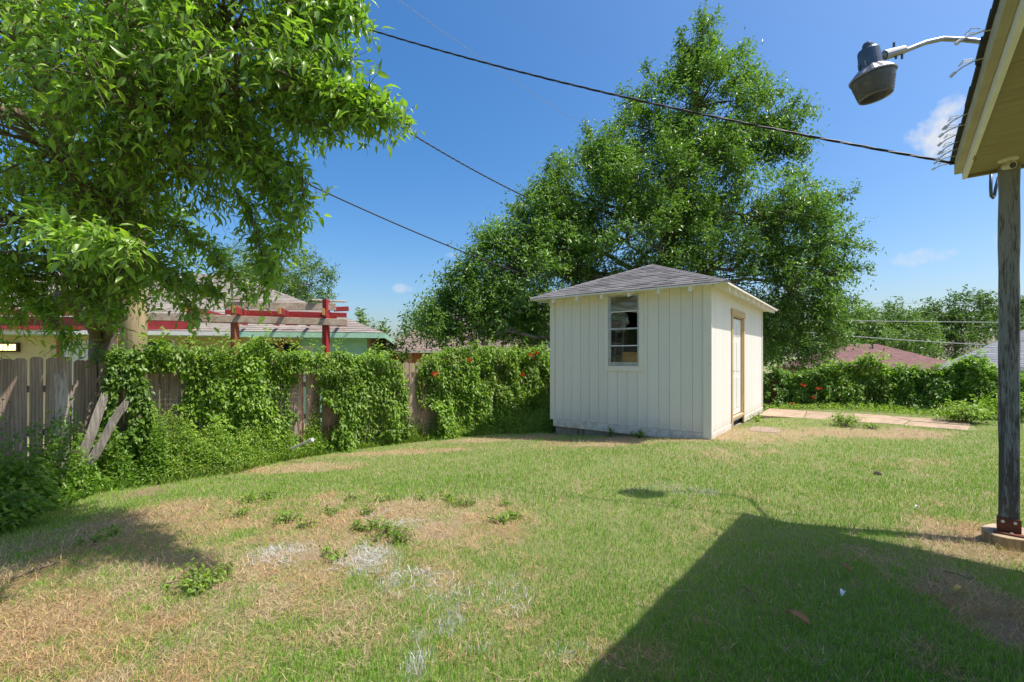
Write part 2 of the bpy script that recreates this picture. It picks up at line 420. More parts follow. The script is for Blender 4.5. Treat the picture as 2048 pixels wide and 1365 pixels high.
def unit(a): return a / np.maximum(np.linalg.norm(a, axis=-1, keepdims=True), 1e-9)
def leaf_mesh(name, pos, axis, nrm, length, width, fine=False, fold=.25, droop=.25):
    pos = np.asarray(pos, float); N = len(pos)
    axis = unit(np.asarray(axis, float)); nrm = np.asarray(nrm, float)
    side = unit(np.cross(axis, nrm)); nrm = np.cross(side, axis)
    L = np.asarray(length)[:, None] * np.ones((N, 1)); W = np.asarray(width)[:, None] * np.ones((N, 1)) * .5
    def pt(a, s, h): return pos + axis * L * a + side * W * s + nrm * (h * L)
    if not fine:
        V = np.stack([pt(0, 0, 0), pt(.42, 1, fold * .25), pt(1, 0, -droop * .4), pt(.42, -1, fold * .25)], 1).reshape(-1, 3)
        b = np.arange(N)[:, None] * 4
        return np_mesh(name, V, [np.concatenate([b + [0, 1, 2], b + [0, 2, 3]], 0)])
    V = np.stack([pt(0, 0, 0), pt(.3, 0, .02), pt(.66, 0, -droop * .22), pt(1, 0, -droop * .7),
                  pt(.26, .86, fold * .22), pt(.26, -.86, fold * .22), pt(.58, .80, fold * .18 - droop * .15), pt(.58, -.80, fold * .18 - droop * .15)], 1).reshape(-1, 3)
    b = np.arange(N)[:, None] * 8
    tri = np.concatenate([b + [0, 4, 1], b + [0, 1, 5], b + [2, 6, 3], b + [7, 2, 3]], 0)
    quad = np.concatenate([b + [1, 4, 6, 2], b + [5, 1, 2, 7]], 0)
    return np_mesh(name, V, [tri, quad])
def sprays(centers, dirs, lens, nleaf, leaf_len, spread=.85, droop=.25, jitter=.02, ratio=.45, up=.6):
    """leaves set alternately along twigs; returns pos, axis, nrm, length, width"""
    C = np.asarray(centers); D = unit(np.asarray(dirs)); T = len(C)
    s = (np.arange(nleaf) + .5) / nleaf
    s = s[None, :] + rng.normal(0, .04, (T, nleaf))
    bend = rng.normal(0, .18, (T, 1, 3)); bend[..., 2] -= droop
    P = C[:, None, :] + (D[:, None, :] + bend * s[..., None] ** 1.5) * (s * np.asarray(lens)[:, None])[..., None]
    global TWIGS
    ss = np.linspace(0, 1, 4)[None, :]
    TWIGS = C[:, None, :] + (D[:, None, :] + bend * ss[..., None] ** 1.5) * (ss * np.asarray(lens)[:, None])[..., None]
    P += rng.normal(0, jitter, P.shape)
    rv = unit(rng.normal(0, 1, (T, 1, 3))); S = unit(np.cross(D[:, None, :], rv)); S2 = np.cross(D[:, None, :], S)
    ph = rng.uniform(0, 6.28, (T, 1)) + np.arange(nleaf)[None, :] * 2.4
    out = S * np.cos(ph)[..., None] + S2 * np.sin(ph)[..., None]
    A = D[:, None, :] * (1 - spread * .6) + out * spread + np.array([0, 0, -droop * 1.1]) + rng.normal(0, .18, P.shape)
    Nn = np.array([0, 0, up]) + rng.normal(0, .42, P.shape) + np.array(SUN)[None, None, :] * .35
    LL = leaf_len * rng.uniform(.45, 1.3, P.shape[:2])
    return (P.reshape(-1, 3), A.reshape(-1, 3), Nn.reshape(-1, 3), LL.ravel(), (LL * ratio * rng.uniform(.8, 1.2, LL.shape)).ravel())
def vnoise(x, y, seed=0):
    x = np.asarray(x, float); y = np.asarray(y, float)
    xi, yi = np.floor(x).astype(np.int64), np.floor(y).astype(np.int64); fx, fy = x - xi, y - yi
    def h(a, b):
        n = (a * 374761393 + b * 668265263 + seed * 974711) & 0x7fffffff
        n = ((n ^ (n >> 13)) * 1274126177) & 0x7fffffff
        return ((n ^ (n >> 16)) & 0xffff) / 65535.0
    u, v = fx * fx * (3 - 2 * fx), fy * fy * (3 - 2 * fy)
    return (h(xi, yi) * (1 - u) + h(xi + 1, yi) * u) * (1 - v) + (h(xi, yi + 1) * (1 - u) + h(xi + 1, yi + 1) * u) * v
def fbm(x, y, seed=0, oct=4):
    t = 0; a = .5
    for i in range(oct): t = t + a * vnoise(np.asarray(x) * 2 ** i, np.asarray(y) * 2 ** i, seed + i); a *= .5
    return t / (1 - .5 ** oct)
def sstep(a, b, x): t = np.clip((x - a) / (b - a), 0, 1); return t * t * (3 - 2 * t)
def P(px, py, Y): return Vector(((px - CX) / FPX * Y, Y, EYE + (HY - py) / FPX * Y))

# lot axes: the shed, fences and house share them
U = Vector((.795, -.606, 0)).normalized(); V = Vector((-U.y, U.x, 0)); ROT = math.atan2(U.y, U.x)
SC = Vector((3.43, 7.85, 0))                     # near corner of the shed
SW, SD = 3.25, 5.26                              # shed width (front) and depth
FD = Vector((.768, .64, 0)).normalized(); F0 = Vector((-6.3, 6.4, 0)); FN = Vector((FD.y, -FD.x, 0))   # left fence
BF = Vector((5.45, 16.2, 0))                     # far corner of the lot; back fence runs along U
def shed_local(x, y):
    dx, dy = x - SC.x, y - SC.y
    return dx * U.x + dy * U.y, dx * V.x + dy * V.y
def d_left(x, y): return (x - F0.x) * FN.x + (y - F0.y) * FN.y
def d_back(x, y): return -((x - BF.x) * V.x + (y - BF.y) * V.y)
def gz(x, y):
    x = np.asarray(x, float); y = np.asarray(y, float)
    dl, db = d_left(x, y), d_back(x, y)
    z = -.40 * np.clip(1 - dl / 5.0, 0, 1) - .03 * np.clip(-dl, 0, 14)
    z = z - .05 * np.clip(-db, 0, 40) * sstep(-1, 3, dl)
    return z + (fbm(x * .9, y * .9, 3, 3) - .5) * .05
def gzf(x, y): return float(gz(x, y))
def G(px, py):
    Y = EYE * FPX / (py - HY)
    for _ in range(8):
        X = (px - CX) / FPX * Y; Y = (EYE - gzf(X, Y)) * FPX / (py - HY)
    return Vector(((px - CX) / FPX * Y, Y, gzf((px - CX) / FPX * Y, Y)))

# ------------------------------------------------------------------ lawn cover (what grows where)
def blob(px, py, rx, ry):
    c = G(px, py); return c.x, c.y, rx * c.y / FPX, ry * c.y * c.y / (FPX * EYE)
DRY = [(*blob(*b[:4]), b[4]) for b in [
    (60, 1190, 360, 230, 1.0), (250, 1320, 330, 170, .85), (330, 1050, 260, 70, 1.0), (560, 1120, 230, 90, 1.0), (780, 1045, 260, 60, 1.0), (960, 1030, 130, 50, .9), (620, 1010, 180, 34, .7),
    (560, 1230, 260, 90, .7), (820, 1150, 140, 60, .6), (600, 938, 160, 13, .9), (800, 905, 190, 9, .8), (1000, 880, 150, 7, .9), (1250, 882, 240, 12, 1.1), (1480, 868, 120, 22, 1.0), (1440, 905, 130, 16, .35), (1700, 866, 260, 12, 1.0),
    (1950, 1085, 140, 60, 1.0), (2010, 1230, 130, 120, 1.0), (1790, 1110, 160, 40, .5), (1620, 1000, 90, 25, .2), (1250, 1330, 120, 60, .5), (1000, 1230, 90, 50, .5), (1100, 1150, 80, 40, .3), (1350, 1055, 90, 25, .4), (1850, 930, 150, 25, .15), (1900, 1330, 120, 50, .5), (900, 1000, 120, 25, .6)]]
WHITE = [(*blob(*b[:4]), b[4]) for b in [(560, 1112, 62, 24, .8), (735, 1118, 62, 30, 1.1), (800, 1050, 70, 10, .8), (890, 1190, 60, 40, .5), (900, 1246, 30, 26, .9), (820, 1165, 70, 30, .5), (835, 1335, 30, 40, .6), (840, 1275, 22, 16, .5), (1010, 1190, 50, 50, .25), (1410, 985, 25, 8, .6), (1330, 980, 60, 16, .25), (960, 1290, 40, 30, .3), (1150, 1310, 60, 25, .35), (760, 1030, 30, 8, .6)]]
BARE = [(*blob(*b[:4]), b[4]) for b in [(630, 1115, 40, 12, 1.0), (300, 985, 60, 12, .9), (2030, 1270, 60, 40, .9), (1250, 876, 200, 6, .8), (850, 1060, 110, 22, .45), (1700, 1175, 40, 10, .5), (1330, 1330, 60, 20, .4)]]
def field(lst, x, y, soft=.6):
    t = np.zeros_like(np.asarray(x, float))
    for cx, cy, rx, ry, s in lst:
        r = np.sqrt(((x - cx) / rx) ** 2 + ((y - cy) / ry) ** 2)
        t = np.maximum(t, s * np.clip((1.25 - r) / soft, 0, 1))
    return t
def dryness(x, y):
    n = fbm(x * 1.6, y * 1.6, 11, 5); n2 = fbm(x * 7, y * 7, 21, 3)
    d = field(DRY, x, y, .7)
    return np.clip(d * 1.0 + (n - .5) * 1.15 + (n2 - .5) * 1.2 + (fbm(x * 19, y * 19, 25, 2) - .5) * .7 - .20, 0, 1)
def whiteness(x, y):
    return np.clip(field(WHITE, x, y, .8) * (fbm(x * 9, y * 9, 31, 3) * 2.2 - .35), 0, 1)
def bareness(x, y): return np.clip(field(BARE, x, y, .6) + (fbm(x * 4, y * 4, 41, 4) - .62) * 1.5, 0, 1)

# ground sheet: fine in the yard, coarse out to the horizon
gx = np.concatenate([-np.geomspace(500, 13, 16), np.arange(-12, 17.01, .13), np.geomspace(18.5, 500, 16)])
gy = np.concatenate([-np.geomspace(400, 3.5, 12), np.arange(-3, 19.01, .13), np.geomspace(20, 800, 18)])
GX, GY = np.meshgrid(gx, gy); GZ = gz(GX, GY)
ny, nx = GX.shape; idx = np.arange(nx * ny).reshape(ny, nx)
me = np_mesh('ground', np.stack([GX, GY, GZ], -1).reshape(-1, 3), [np.stack([idx[:-1, :-1], idx[:-1, 1:], idx[1:, 1:], idx[1:, :-1]], -1).reshape(-1, 4)])
dr = dryness(GX, GY).ravel()[:, None]; bare = bareness(GX, GY).ravel()[:, None]
gcol = np.array([.18, .26, .06]) * (1 - dr) + np.array([.42, .30, .165]) * dr
gcol = gcol * (1 - bare) + np.array([.27, .18, .11]) * bare
ca = me.color_attributes.new('cover', 'FLOAT_COLOR', 'POINT')
ca.data.foreach_set('color', np.concatenate([gcol, np.ones((len(gcol), 1))], 1).astype(np.float32).ravel())
ground = link('ground', me, 'ground', smooth=True); tag(ground, kind='structure')

# ------------------------------------------------------------------ shed
shed = empty('garden_shed', SC, ROT, 'cream wooden garden shed with broken window and grey hip roof', 'shed')
Z0, ZT = .10, 2.72
WX0, WX1, WZ0, WZ1 = -1.909, -1.283, 1.262, 2.63       # window opening
DY0, DY1, DZ0, DZ1 = 1.68, 2.73, .20, 2.26             # door opening
# backing panels (with the openings left out)
wf = MB()
for (a, b, c, d) in [(-SW + .03, WX0, Z0, ZT), (WX1, -.03, Z0, ZT), (WX0, WX1, Z0, WZ0), (WX0, WX1, WZ1, ZT)]:
    wf.box(a, b, .014, .06, c, d)
wf.build('wall', 'siding', shed)
ws = MB()
for (a, b, c, d) in [(.06, DY0, Z0, ZT), (DY1, SD - .06, Z0, ZT), (DY0, DY1, DZ1, ZT)]:
    ws.box(-.06, -.014, a, b, c, d)
ws.build('wall', 'siding', shed)
MB().box(-SW + .014, -SW + .06, .06, SD - .06, Z0, ZT).build('wall', 'siding', shed)
MB().box(-SW + .03, -.03, SD - .06, SD - .014, Z0, ZT).build('wall', 'siding', shed)
MB().box(-SW + .06, -.06, .06, SD - .06, .02, .1).build('floor_deck', 'interior_shade', shed)
ln = MB()  # dark sheets added inside the walls so the room looks unlit
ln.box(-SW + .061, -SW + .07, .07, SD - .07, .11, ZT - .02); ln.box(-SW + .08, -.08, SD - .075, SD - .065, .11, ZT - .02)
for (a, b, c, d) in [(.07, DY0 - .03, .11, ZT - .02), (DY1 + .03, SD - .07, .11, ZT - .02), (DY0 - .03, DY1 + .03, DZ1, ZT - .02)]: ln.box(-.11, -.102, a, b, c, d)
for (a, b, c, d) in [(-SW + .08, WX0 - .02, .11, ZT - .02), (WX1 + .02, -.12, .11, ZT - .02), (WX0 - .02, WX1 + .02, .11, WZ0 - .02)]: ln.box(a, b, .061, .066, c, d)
ln.build('shade_lining', 'interior_shade', shed)
# grooved boards
def split_boards(edges, hole, lo, hi, make):
    for a, b in zip(edges[:-1], edges[1:]):
        pcs = [(a, b, lo, hi)]
        if hole and a < hole[1] and b > hole[0]:
            pcs = [(a, b, lo, hole[2])]
            if hole[3] < hi - .03: pcs.append((a, b, hole[3], hi))
            if a < hole[0] - .02: pcs.append((a, hole[0], hole[2], min(hi, hole[3])))
            if b > hole[1] + .02: pcs.append((hole[1], b, hole[2], min(hi, hole[3])))
        for p in pcs: make(*p)
fe = [-SW + .105 + i * .2032 for i in range(16)]; fe = [e for e in fe if e < -.1] + [-.125]
fe = [-SW + .10] + fe[1:]
split_boards(fe, (WX0 - .05, WX1 + .05, WZ0 - .05, WZ1), Z0 + .003, ZT - .003, lambda a, b, c, d: box('siding_board', 'siding', shed, a + .0025, b - .0025, 0, .0145, c, d, .0015))
se = [.015 + i * .2032 for i in range(26)] + [SD - .05]
split_boards(se, (DY0 - .03, DY1 + .03, DZ0, DZ1 + .05), Z0 + .003, ZT - .003, lambda a, b, c, d: box('siding_board', 'siding', shed, -.0145, 0, a + .0025, b - .0025, c, d, .0015))
# corner boards, skirts and footing
box('corner_board', 'trim_paint', shed, -.12, .022, -.022, -.0005, .02, ZT - .01)
box('corner_board', 'trim_paint', shed, -SW - .015, -SW + .098, -.022, -.0005, .085, ZT - .01)
box('corner_board', 'trim_paint', shed, .0005, .018, SD - .045, SD + .02, .03, ZT - .01)
box('skirt_board', 'siding', shed, -SW + .06, .0, -.016, .03, -.055, .098)
box('skirt_board', 'siding', shed, -.03, .016, .035, DY0 - .12, -.03, .094)
box('skirt_board', 'siding', shed, -.03, .016, DY1 + .10, SD - .02, -.03, .094)
for i, (a, b) in enumerate([(-3.16, -2.62), (-2.6, -2.5), (-2.48, -1.9), (-1.88, -1.3), (-1.28, -.7), (-.68, -.06)]):
    box('footing_block', 'block', shed, a, b, .03 + .01 * (i % 2), .25, -.42, -.05, .008)
box('footing_block', 'block', shed, -.25, -.022, .26, SD - .1, -.4, -.03, .008)
# window
win = box('window', 'trim_paint', shed, WX0 - .085, WX0 - .004, -.020, -.001, WZ0 - .11, WZ1)
def wpart(n, m, *a, **k):
    o = box(n, m, None, *a, **k); o.location = o.location - win.location; o.parent = win; return o
wpart('trim_board', 'trim_paint', WX1 + .004, WX1 + .09, -.020, -.001, WZ0 - .11, WZ1)
wpart('trim_board', 'trim_paint', WX0 - .003, WX1 + .003, -.021, -.001, WZ0 - .11, WZ0 - .012)
wpart('frame_jamb', 'alum', WX0 + .001, WX0 + .05, -.010, .05, WZ0, WZ1)
wpart('frame_jamb', 'alum', WX1 - .03, WX1 - .001, -.010, .05, WZ0, WZ1)
wpart('frame_head', 'alum', WX0 + .051, WX1 - .031, -.008, .05, WZ1 - .03, WZ1)
wpart('frame_sill', 'alum', WX0 + .051, WX1 - .031, -.014, .05, WZ0 - .002, WZ0 + .022)
wpart('sash_rail', 'alum', WX0 + .051, WX1 - .031, .008, .035, WZ0 + .026, WZ0 + .062)
wpart('meeting_rail', 'alum', WX0 + .051, WX1 - .031, -.002, .03, 1.957, 1.992)
wpart('muntin', 'raft_white', WX0 + .051, WX1 - .031, .0, .02, 2.30, 2.318)
wpart('muntin', 'raft_white', WX0 + .051, WX1 - .031, .01, .03, 1.636, 1.655)
gx0, gx1 = WX0 + .05, WX1 - .03
wpart('pane', 'glass_dusty', gx0, gx1, .008, .012, 2.319, 2.60, bevel=0)
wpart('pane', 'glass_clear', gx0, gx1, .018, .021, 1.656, 1.956, bevel=0)
wpart('pane', 'glass_clear', gx0, gx1, .018, .021, WZ0 + .063, 1.635, bevel=0)
bp = [(gx0, 1.993), (gx0 + .29, 1.993), (gx0 + .31, 2.02), (gx0 + .35, 2.05), (gx0 + .40, 2.09), (gx0 + .355, 2.13), (gx0 + .36, 2.19), (gx0 + .33, 2.26), (gx0 + .27, 2.299), (gx0, 2.299)]
br = MB().prism([(x, z) for x, z in bp], .008, .012, 'y').build('pane', 'glass_broken', None); br.location = -win.location; br.parent = win
tag(br, 'broken pane with a jagged missing corner')
# ladder and box inside
lad = empty('wooden_ladder', shed.matrix_basis @ Vector((-2.05, .55, .1)), ROT, 'pale wooden ladder leaning inside the shed behind the window', 'ladder')
for dx in (-.10, .10):
    MB().tube([(dx, 0, 0), (dx * .82, .35, 2.1)], [.022, .022], 4).build('rail', 'ladder_wood', lad)
for i in range(7):
    z = .25 + i * .27; MB().box(-.12, .12, z / 2.1 * .35 - .015, z / 2.1 * .35 + .015, z, z + .025).build('rung', 'ladder_wood', lad)
cb = empty('wooden_crate', shed.matrix_basis @ Vector((-1.36, .27, .1)), ROT, 'orange wooden crate on a stand inside the shed window', 'crate')
for (a, b, c, d, e, f) in [(-.30, .30, -.16, -.14, 1.12, 1.42), (-.30, .30, .14, .16, 1.12, 1.42), (-.30, -.28, -.139, .139, 1.12, 1.42), (.28, .30, -.139, .139, 1.12, 1.42)]:
    MB().box(a, b, c, d, e, f).build('panel', 'box_wood', cb)
MB().box(-.279, .279, -.139, .139, 1.121, 1.14).build('base', 'box_wood', cb)
for sx in (-.27, .27):
    for sy in (-.12, .12): MB().box(sx - .02, sx + .02, sy - .02, sy + .02, 0, 1.12).build('leg', 'ladder_wood', cb)
# door
door = box('door', 'door_white', shed, -.075, -.035, DY0 + .03, DY1 - .03, DZ0 + .02, DZ1 - .03, .003)
tag(door, 'white six panel door set back in the bare lumber frame')
for (y0, y1) in [(.12, .42), (.54, .84)]:
    for (z0, z1) in [(.15, .80), (.92, 1.55), (1.66, 1.90)]:
        p = box('panel', 'door_white', None, 0, .008, DY0 + .03 + y0, DY0 + .03 + y1, DZ0 + z0, DZ0 + z1, .004)
        p.location = p.location + Vector((-.035, 0, 0)) - door.location; p.parent = door
kn = MB().lathe([(.0, 0), (.025, .01), (.03, .03), (.018, .05), (0, .055)], 10, Matrix.Rotation(R(90), 4, 'Y')).build('knob', 'bolt', door, smooth=True)
kn.location = Vector((-.035, DY0 + .1, DZ0 + .95)) - door.location
box('door_jamb', 'new_lumber', shed, -.10, .008, DY0 - .005, DY0 + .028, DZ0, DZ1)
box('door_jamb', 'new_lumber', shed, -.10, .008, DY1 - .028, DY1 + .005, DZ0, DZ1)
box('door_trim', 'new_lumber', shed, .001, .026, DY0 - .10, DY0 - .006, -.02, DZ1 + .005)
box('door_trim', 'new_lumber', shed, .001, .026, DY1 + .006, DY1 + .10, .0, DZ1 + .005)
box('door_header', 'new_lumber', shed, .0012, .034, DY0 - .13, DY1 + .13, DZ1 + .008, DZ1 + .14)
box('door_threshold', 'new_lumber', shed, -.10, .024, DY0 + .0, DY1 - .0, DZ0 - .05, DZ0 - .002)
# roof
OV, PIT, ZE = .33, .41, 2.665
def roof_z(inset): return ZE + PIT * inset
ex0, ex1, ey0, ey1 = -SW - OV, OV, -OV, SD + OV
half = (ex1 - ex0) / 2; xm = (ex0 + ex1) / 2
deck = MB()
A, B, C_, D_ = (ex0, ey0, ZE), (ex1, ey0, ZE), (ex1, ey1, ZE), (ex0, ey1, ZE)
E, F = (xm, ey0 + half, ZE + PIT * half), (xm, ey1 - half, ZE + PIT * half)
dn = lambda p: (p[0], p[1], p[2] - .028)
deck.add([A, B, C_, D_, E, F] + [dn(p) for p in (A, B, C_, D_, E, F)],
         [(0, 1, 4), (1, 2, 5, 4), (2, 3, 5), (3, 0, 4, 5), (7, 6, 10), (8, 7, 10, 11), (9, 8, 11), (6, 9, 11, 10), (0, 6, 7, 1), (1, 7, 8, 2), (2, 8, 9, 3), (3, 9, 6, 0)])
roof = deck.build('roof', 'trim_paint', shed)
def course_face(p0, p1, q0, q1, expo, tab=None, seed=0, thick=.010, lift=.004):
    """eave edge p0-p1, upper edge q0-q1; yields shingle quads (4 lower, 4 upper corners)"""
    p0, p1, q0, q1 = map(Vector, (p0, p1, q0, q1)); rr = random.Random(seed)
    n = ((p1 - p0).cross(q0 - p0)).normalized(); n = n if n.z > 0 else -n
    slope = ((q0 + q1) / 2 - (p0 + p1) / 2); H = (slope - (p1 - p0).normalized() * slope.dot((p1 - p0).normalized())).length
    k = max(1, int(H / expo)); out = []
    e = (p1 - p0).normalized()
    for i in range(k):
        t0, t1 = i / k, min(1, (i + 1.25) / k)
        a0, a1 = p0.lerp(q0, t0), p1.lerp(q1, t0); b0, b1 = p0.lerp(q0, t1), p1.lerp(q1, t1)
        L = (a1 - a0).length
        if L < .03: continue
        cuts = [0, L]
        if tab:
            x = -rr.uniform(0, tab); cuts = [0]
            while True:
                x += tab * rr.uniform(.75, 1.25)
                if x > L - .05: break
                if x > .05: cuts.append(x)
            cuts.append(L)
        ub = (b0 - a0).dot(e); ue = (b1 - a0).dot(e); up = b0 - a0 - e * ub
        for c0, c1 in zip(cuts[:-1], cuts[1:]):
            g = .0025 if tab else 0
            l0, l1 = a0 + e * (c0 + g), a0 + e * (c1 - g)
            x0, x1 = min(max(c0 + g, ub), ue), max(min(c1 - g, ue), ub)
            h0, h1 = a0 + up + e * x0, a0 + up + e * x1
            th = thick * (rr.uniform(.7, 1.5) if tab else 1)
            lo = [l0 + n * lift, l1 + n * lift]
            tp = [l0 + n * (th + lift), l1 + n * (th + lift), h1 + n * lift, h0 + n * lift]
            out.append((lo, tp))
    return out
def quad_to(mb, lo, tp): mb.add(lo + tp, [(2, 3, 4, 5), (0, 1, 3, 2), (1, 4, 3), (0, 2, 5)])
for lo, tp in course_face(A, B, E, E, .135, .30, 5):
    c = lo[0]; m = MB(); quad_to(m, [p - c for p in lo], [p - c for p in tp])
    s = m.build('shingle', 'shingle_grey', roof, loc=c)
rest = MB()
for q in ((B, C_, E, F, 6), (C_, D_, F, F, 7), (D_, A, F, E, 8)):
    a, b, c, d, sd = q
    for lo, tp in course_face(a, b, c, d, .135, .30, sd): quad_to(rest, lo, tp)
tag(rest.build('shingle_field', 'shingle_grey', roof), kind='stuff')
cap = MB()
for a, b in ((A, E), (B, E), (C_, F), (D_, F), (E, F)):
    a, b = Vector(a), Vector(b); k = max(2, int((b - a).length / .16)); d = (b - a).normalized(); sd = d.cross(Vector((0, 0, 1))).normalized()
    for i in range(k):
        p, q = a.lerp(b, i / k), a.lerp(b, min(1, (i + 1.15) / k)); up = Vector((0, 0, 1))
        cap.add([p + sd * .085 - up * .012, p + up * .032, p - sd * .085 - up * .012, q + sd * .085 - up * .016, q + up * .022, q - sd * .085 - up * .016], [(0, 1, 4, 3), (1, 2, 5, 4), (0, 2, 1)])
for o_ in [cap.build('ridge_cap', 'shingle_grey', roof)]: pass
# eave edge boards and rafter tails
def tail(a, axis):
    mb = MB(); i0, i1 = .035, OV + .02; zd = lambda i: ZE - .030 + PIT * i
    pr = [(i0, zd(i0) - .10), (i1, zd(i1) - .12), (i1, zd(i1)), (i0, zd(i0))]
    if axis == 'y': vs = [(a + k, ey0 + p, z) for k in (-.021, .021) for p, z in pr]
    else: vs = [(ex1 - p, a + k, z) for k in (-.021, .021) for p, z in pr]
    mb.add(vs, [(0, 1, 2, 3), (7, 6, 5, 4), (0, 4, 5, 1), (1, 5, 6, 2), (2, 6, 7, 3), (3, 7, 4, 0)]).build('rafter_tail', 'raft_white', shed, bevel=.002)
for x in [-3.02 + i * .55 for i in range(6)]: tail(x, 'y')
for y in [.06, .55, 1.15, 1.75, 2.35, 2.95, 3.55, 4.15, 4.75, 5.2]: tail(y, 'x')
box('frieze_board', 'trim_paint', shed, -SW + .1, -.13, -.018, -.0008, ZT - .02, ZT + .07)
box('frieze_board', 'trim_paint', shed, .0008, .018, .03, SD - .05, ZT - .02, ZT + .07)
# step stone and patio strip beside the shed
st = MB(); n = 9; poly = [(.34 * math.cos(t) * random.uniform(.8, 1.1), .42 * math.sin(t) * random.uniform(.8, 1.1)) for t in [i * 2 * math.pi / n for i in range(n)]]
c = SC + U * .55 + V * 1.75
st.prism(poly, -.03, .018); so = st.build('stepping_stone', 'stone', None, bevel=.012, loc=(c.x, c.y, gzf(c.x, c.y))); so.rotation_euler[2] = ROT
tag(so, 'pinkish flat stepping stone in front of the shed door', 'stone')
path = empty('concrete_path', SC + Vector((0, 0, gzf(6.5, 11))), ROT); tag(path, kind='structure')
MB().box(.08, 4.0, 3.95, 5.8, -.06, -.0).build('path_bed', 'ground', path)
for poly in [[(.10, 4.0), (1.02, 4.05), (.95, 5.72), (.10, 5.75)], [(1.04, 4.05), (1.95, 3.98), (1.92, 5.74), (.97, 5.72)], [(1.97, 3.98), (2.75, 4.1), (2.9, 4.9), (2.6, 5.7), (1.94, 5.74)], [(2.78, 4.1), (3.7, 4.02), (3.85, 4.8), (2.93, 4.92)], [(2.92, 4.95), (3.86, 4.83), (3.95, 5.66), (2.63, 5.71)]]:
    cx_ = sum(p[0] for p in poly) / len(poly); cy_ = sum(p[1] for p in poly) / len(poly)
    o = MB().prism([(p[0] - cx_, p[1] - cy_) for p in poly], -.03, .045).build('slab', 'slab', path, bevel=.008, loc=(cx_, cy_, random.uniform(-.006, .01)))

# ------------------------------------------------------------------ fences
def picket_mesh(name, w, h, jag):
    rr = random.Random(name); th = .016
    prof = [(-w / 2, 0), (w / 2, 0), (w / 2, h - .03), (w / 2 - .03, h), (-w / 2 + .03, h), (-w / 2, h - .03)]
    return MB().prism(prof, 0, th, 'y')
def pick_fence(name, origin, d, length, top, depth, mat, label, w=.138, gap=.004, inward=None, z_drop=.0, rails=True):
    rz = math.atan2(d.y, d.x)
    root = empty(name, (origin.x, origin.y, 0), rz, label, 'fence')
    meshes = []
    for k in range(4):
        mb = picket_mesh('picket', w * (1 - .03 * k), depth, 0)
        me = bpy.data.meshes.new('picket'); me.from_pydata(mb.v, [], mb.f); me.materials.append(MATS[mat]); meshes.append(me)
    n = int(length / (w + gap)); rr = random.Random(len(name))
    for i in range(n):
        o = bpy.data.objects.new('picket', meshes[rr.randrange(4)]); COL.objects.link(o); o.parent = root
        x = (i + .5) * (w + gap)
        o.location = (x, rr.uniform(-.006, .006), top(x) - depth + rr.uniform(-.035, .03))
        o.rotation_euler = (rr.gauss(0, .008), rr.gauss(0, .009), rr.gauss(0, .02))
    for z in (.35, 1.0, 1.6):
        if z < depth - .1:
            MB().box(0, length, .028, .066, -.045, .045).build('rail', mat, root, loc=(0, 0, top(length / 2) - depth + z)).rotation_euler = (0, math.atan2(top(0) - top(length), length), 0)
    for i in range(int(length / 2.4) + 1):
        x = min(length - .05, .05 + i * 2.4)
        MB().box(x - .045, x + .045, .068, .158, top(x) - depth - .1, top(x) - .06).build('fence_post', mat, root)
    return root
f_start = -2.2
left_origin = F0 + FD * f_start
f_len = (BF - left_origin).length
left_fence = pick_fence('picket_fence', left_origin, FD, f_len, lambda x: 1.42 - .022 * (x + f_start), 1.84, 'picket_wood', 'weathered grey picket fence along the left side half hidden by vines')
back_fence = pick_fence('board_fence', BF + U * .1, U, 12.5, lambda x: .98 - .012 * x, 1.35, 'picket_brown', 'low brown board fence behind the trumpet vine hedge on the right')
back_fence.location.z = -.05

def fence_t(px): r = (px - CX) / FPX; return (6.3 + 6.4 * r) / (FD.x - FD.y * r)
# welded wire mesh on the yard side of the left fence
def wire_panel(t0, t1, z0, z1, off, label):
    o0 = F0 + FD * t0 + FN * off
    root = empty('wire_fence', (o0.x, o0.y, 0), math.atan2(FD.y, FD.x), label, 'wire fence', 'wire mesh panels along the picket fence')
    mb = MB(); L = t1 - t0; rr = random.Random(3)
    x = 0
    while x <= L: mb.tube([(x, rr.uniform(-.008, .008), z0), (x + rr.uniform(-.02, .02), rr.uniform(-.02, .02), z1)], .0028, 3); x += .075
    z = z0
    while z <= z1:
        mb.tube([(k * L / 8, math.sin(k * 1.3) * .012, z + math.sin(k * 2.1 + z) * .012) for k in range(9)], .0028, 3); z += .075
    mb.build('mesh', 'galv', root)
    for x in (0, L): MB().tube([(x, -.02, z0 - .3), (x, -.02, z1 + .02)], .008, 6).build('stake', 'rust', root)
wire_panel(fence_t(290), fence_t(600), -.35, .98, .14, 'rusty welded wire mesh nearest the weathered leaning posts')
wire_panel(fence_t(838), fence_t(985), -.3, .95, .16, 'rusty welded wire mesh beside the narrow bare pickets near the shed')

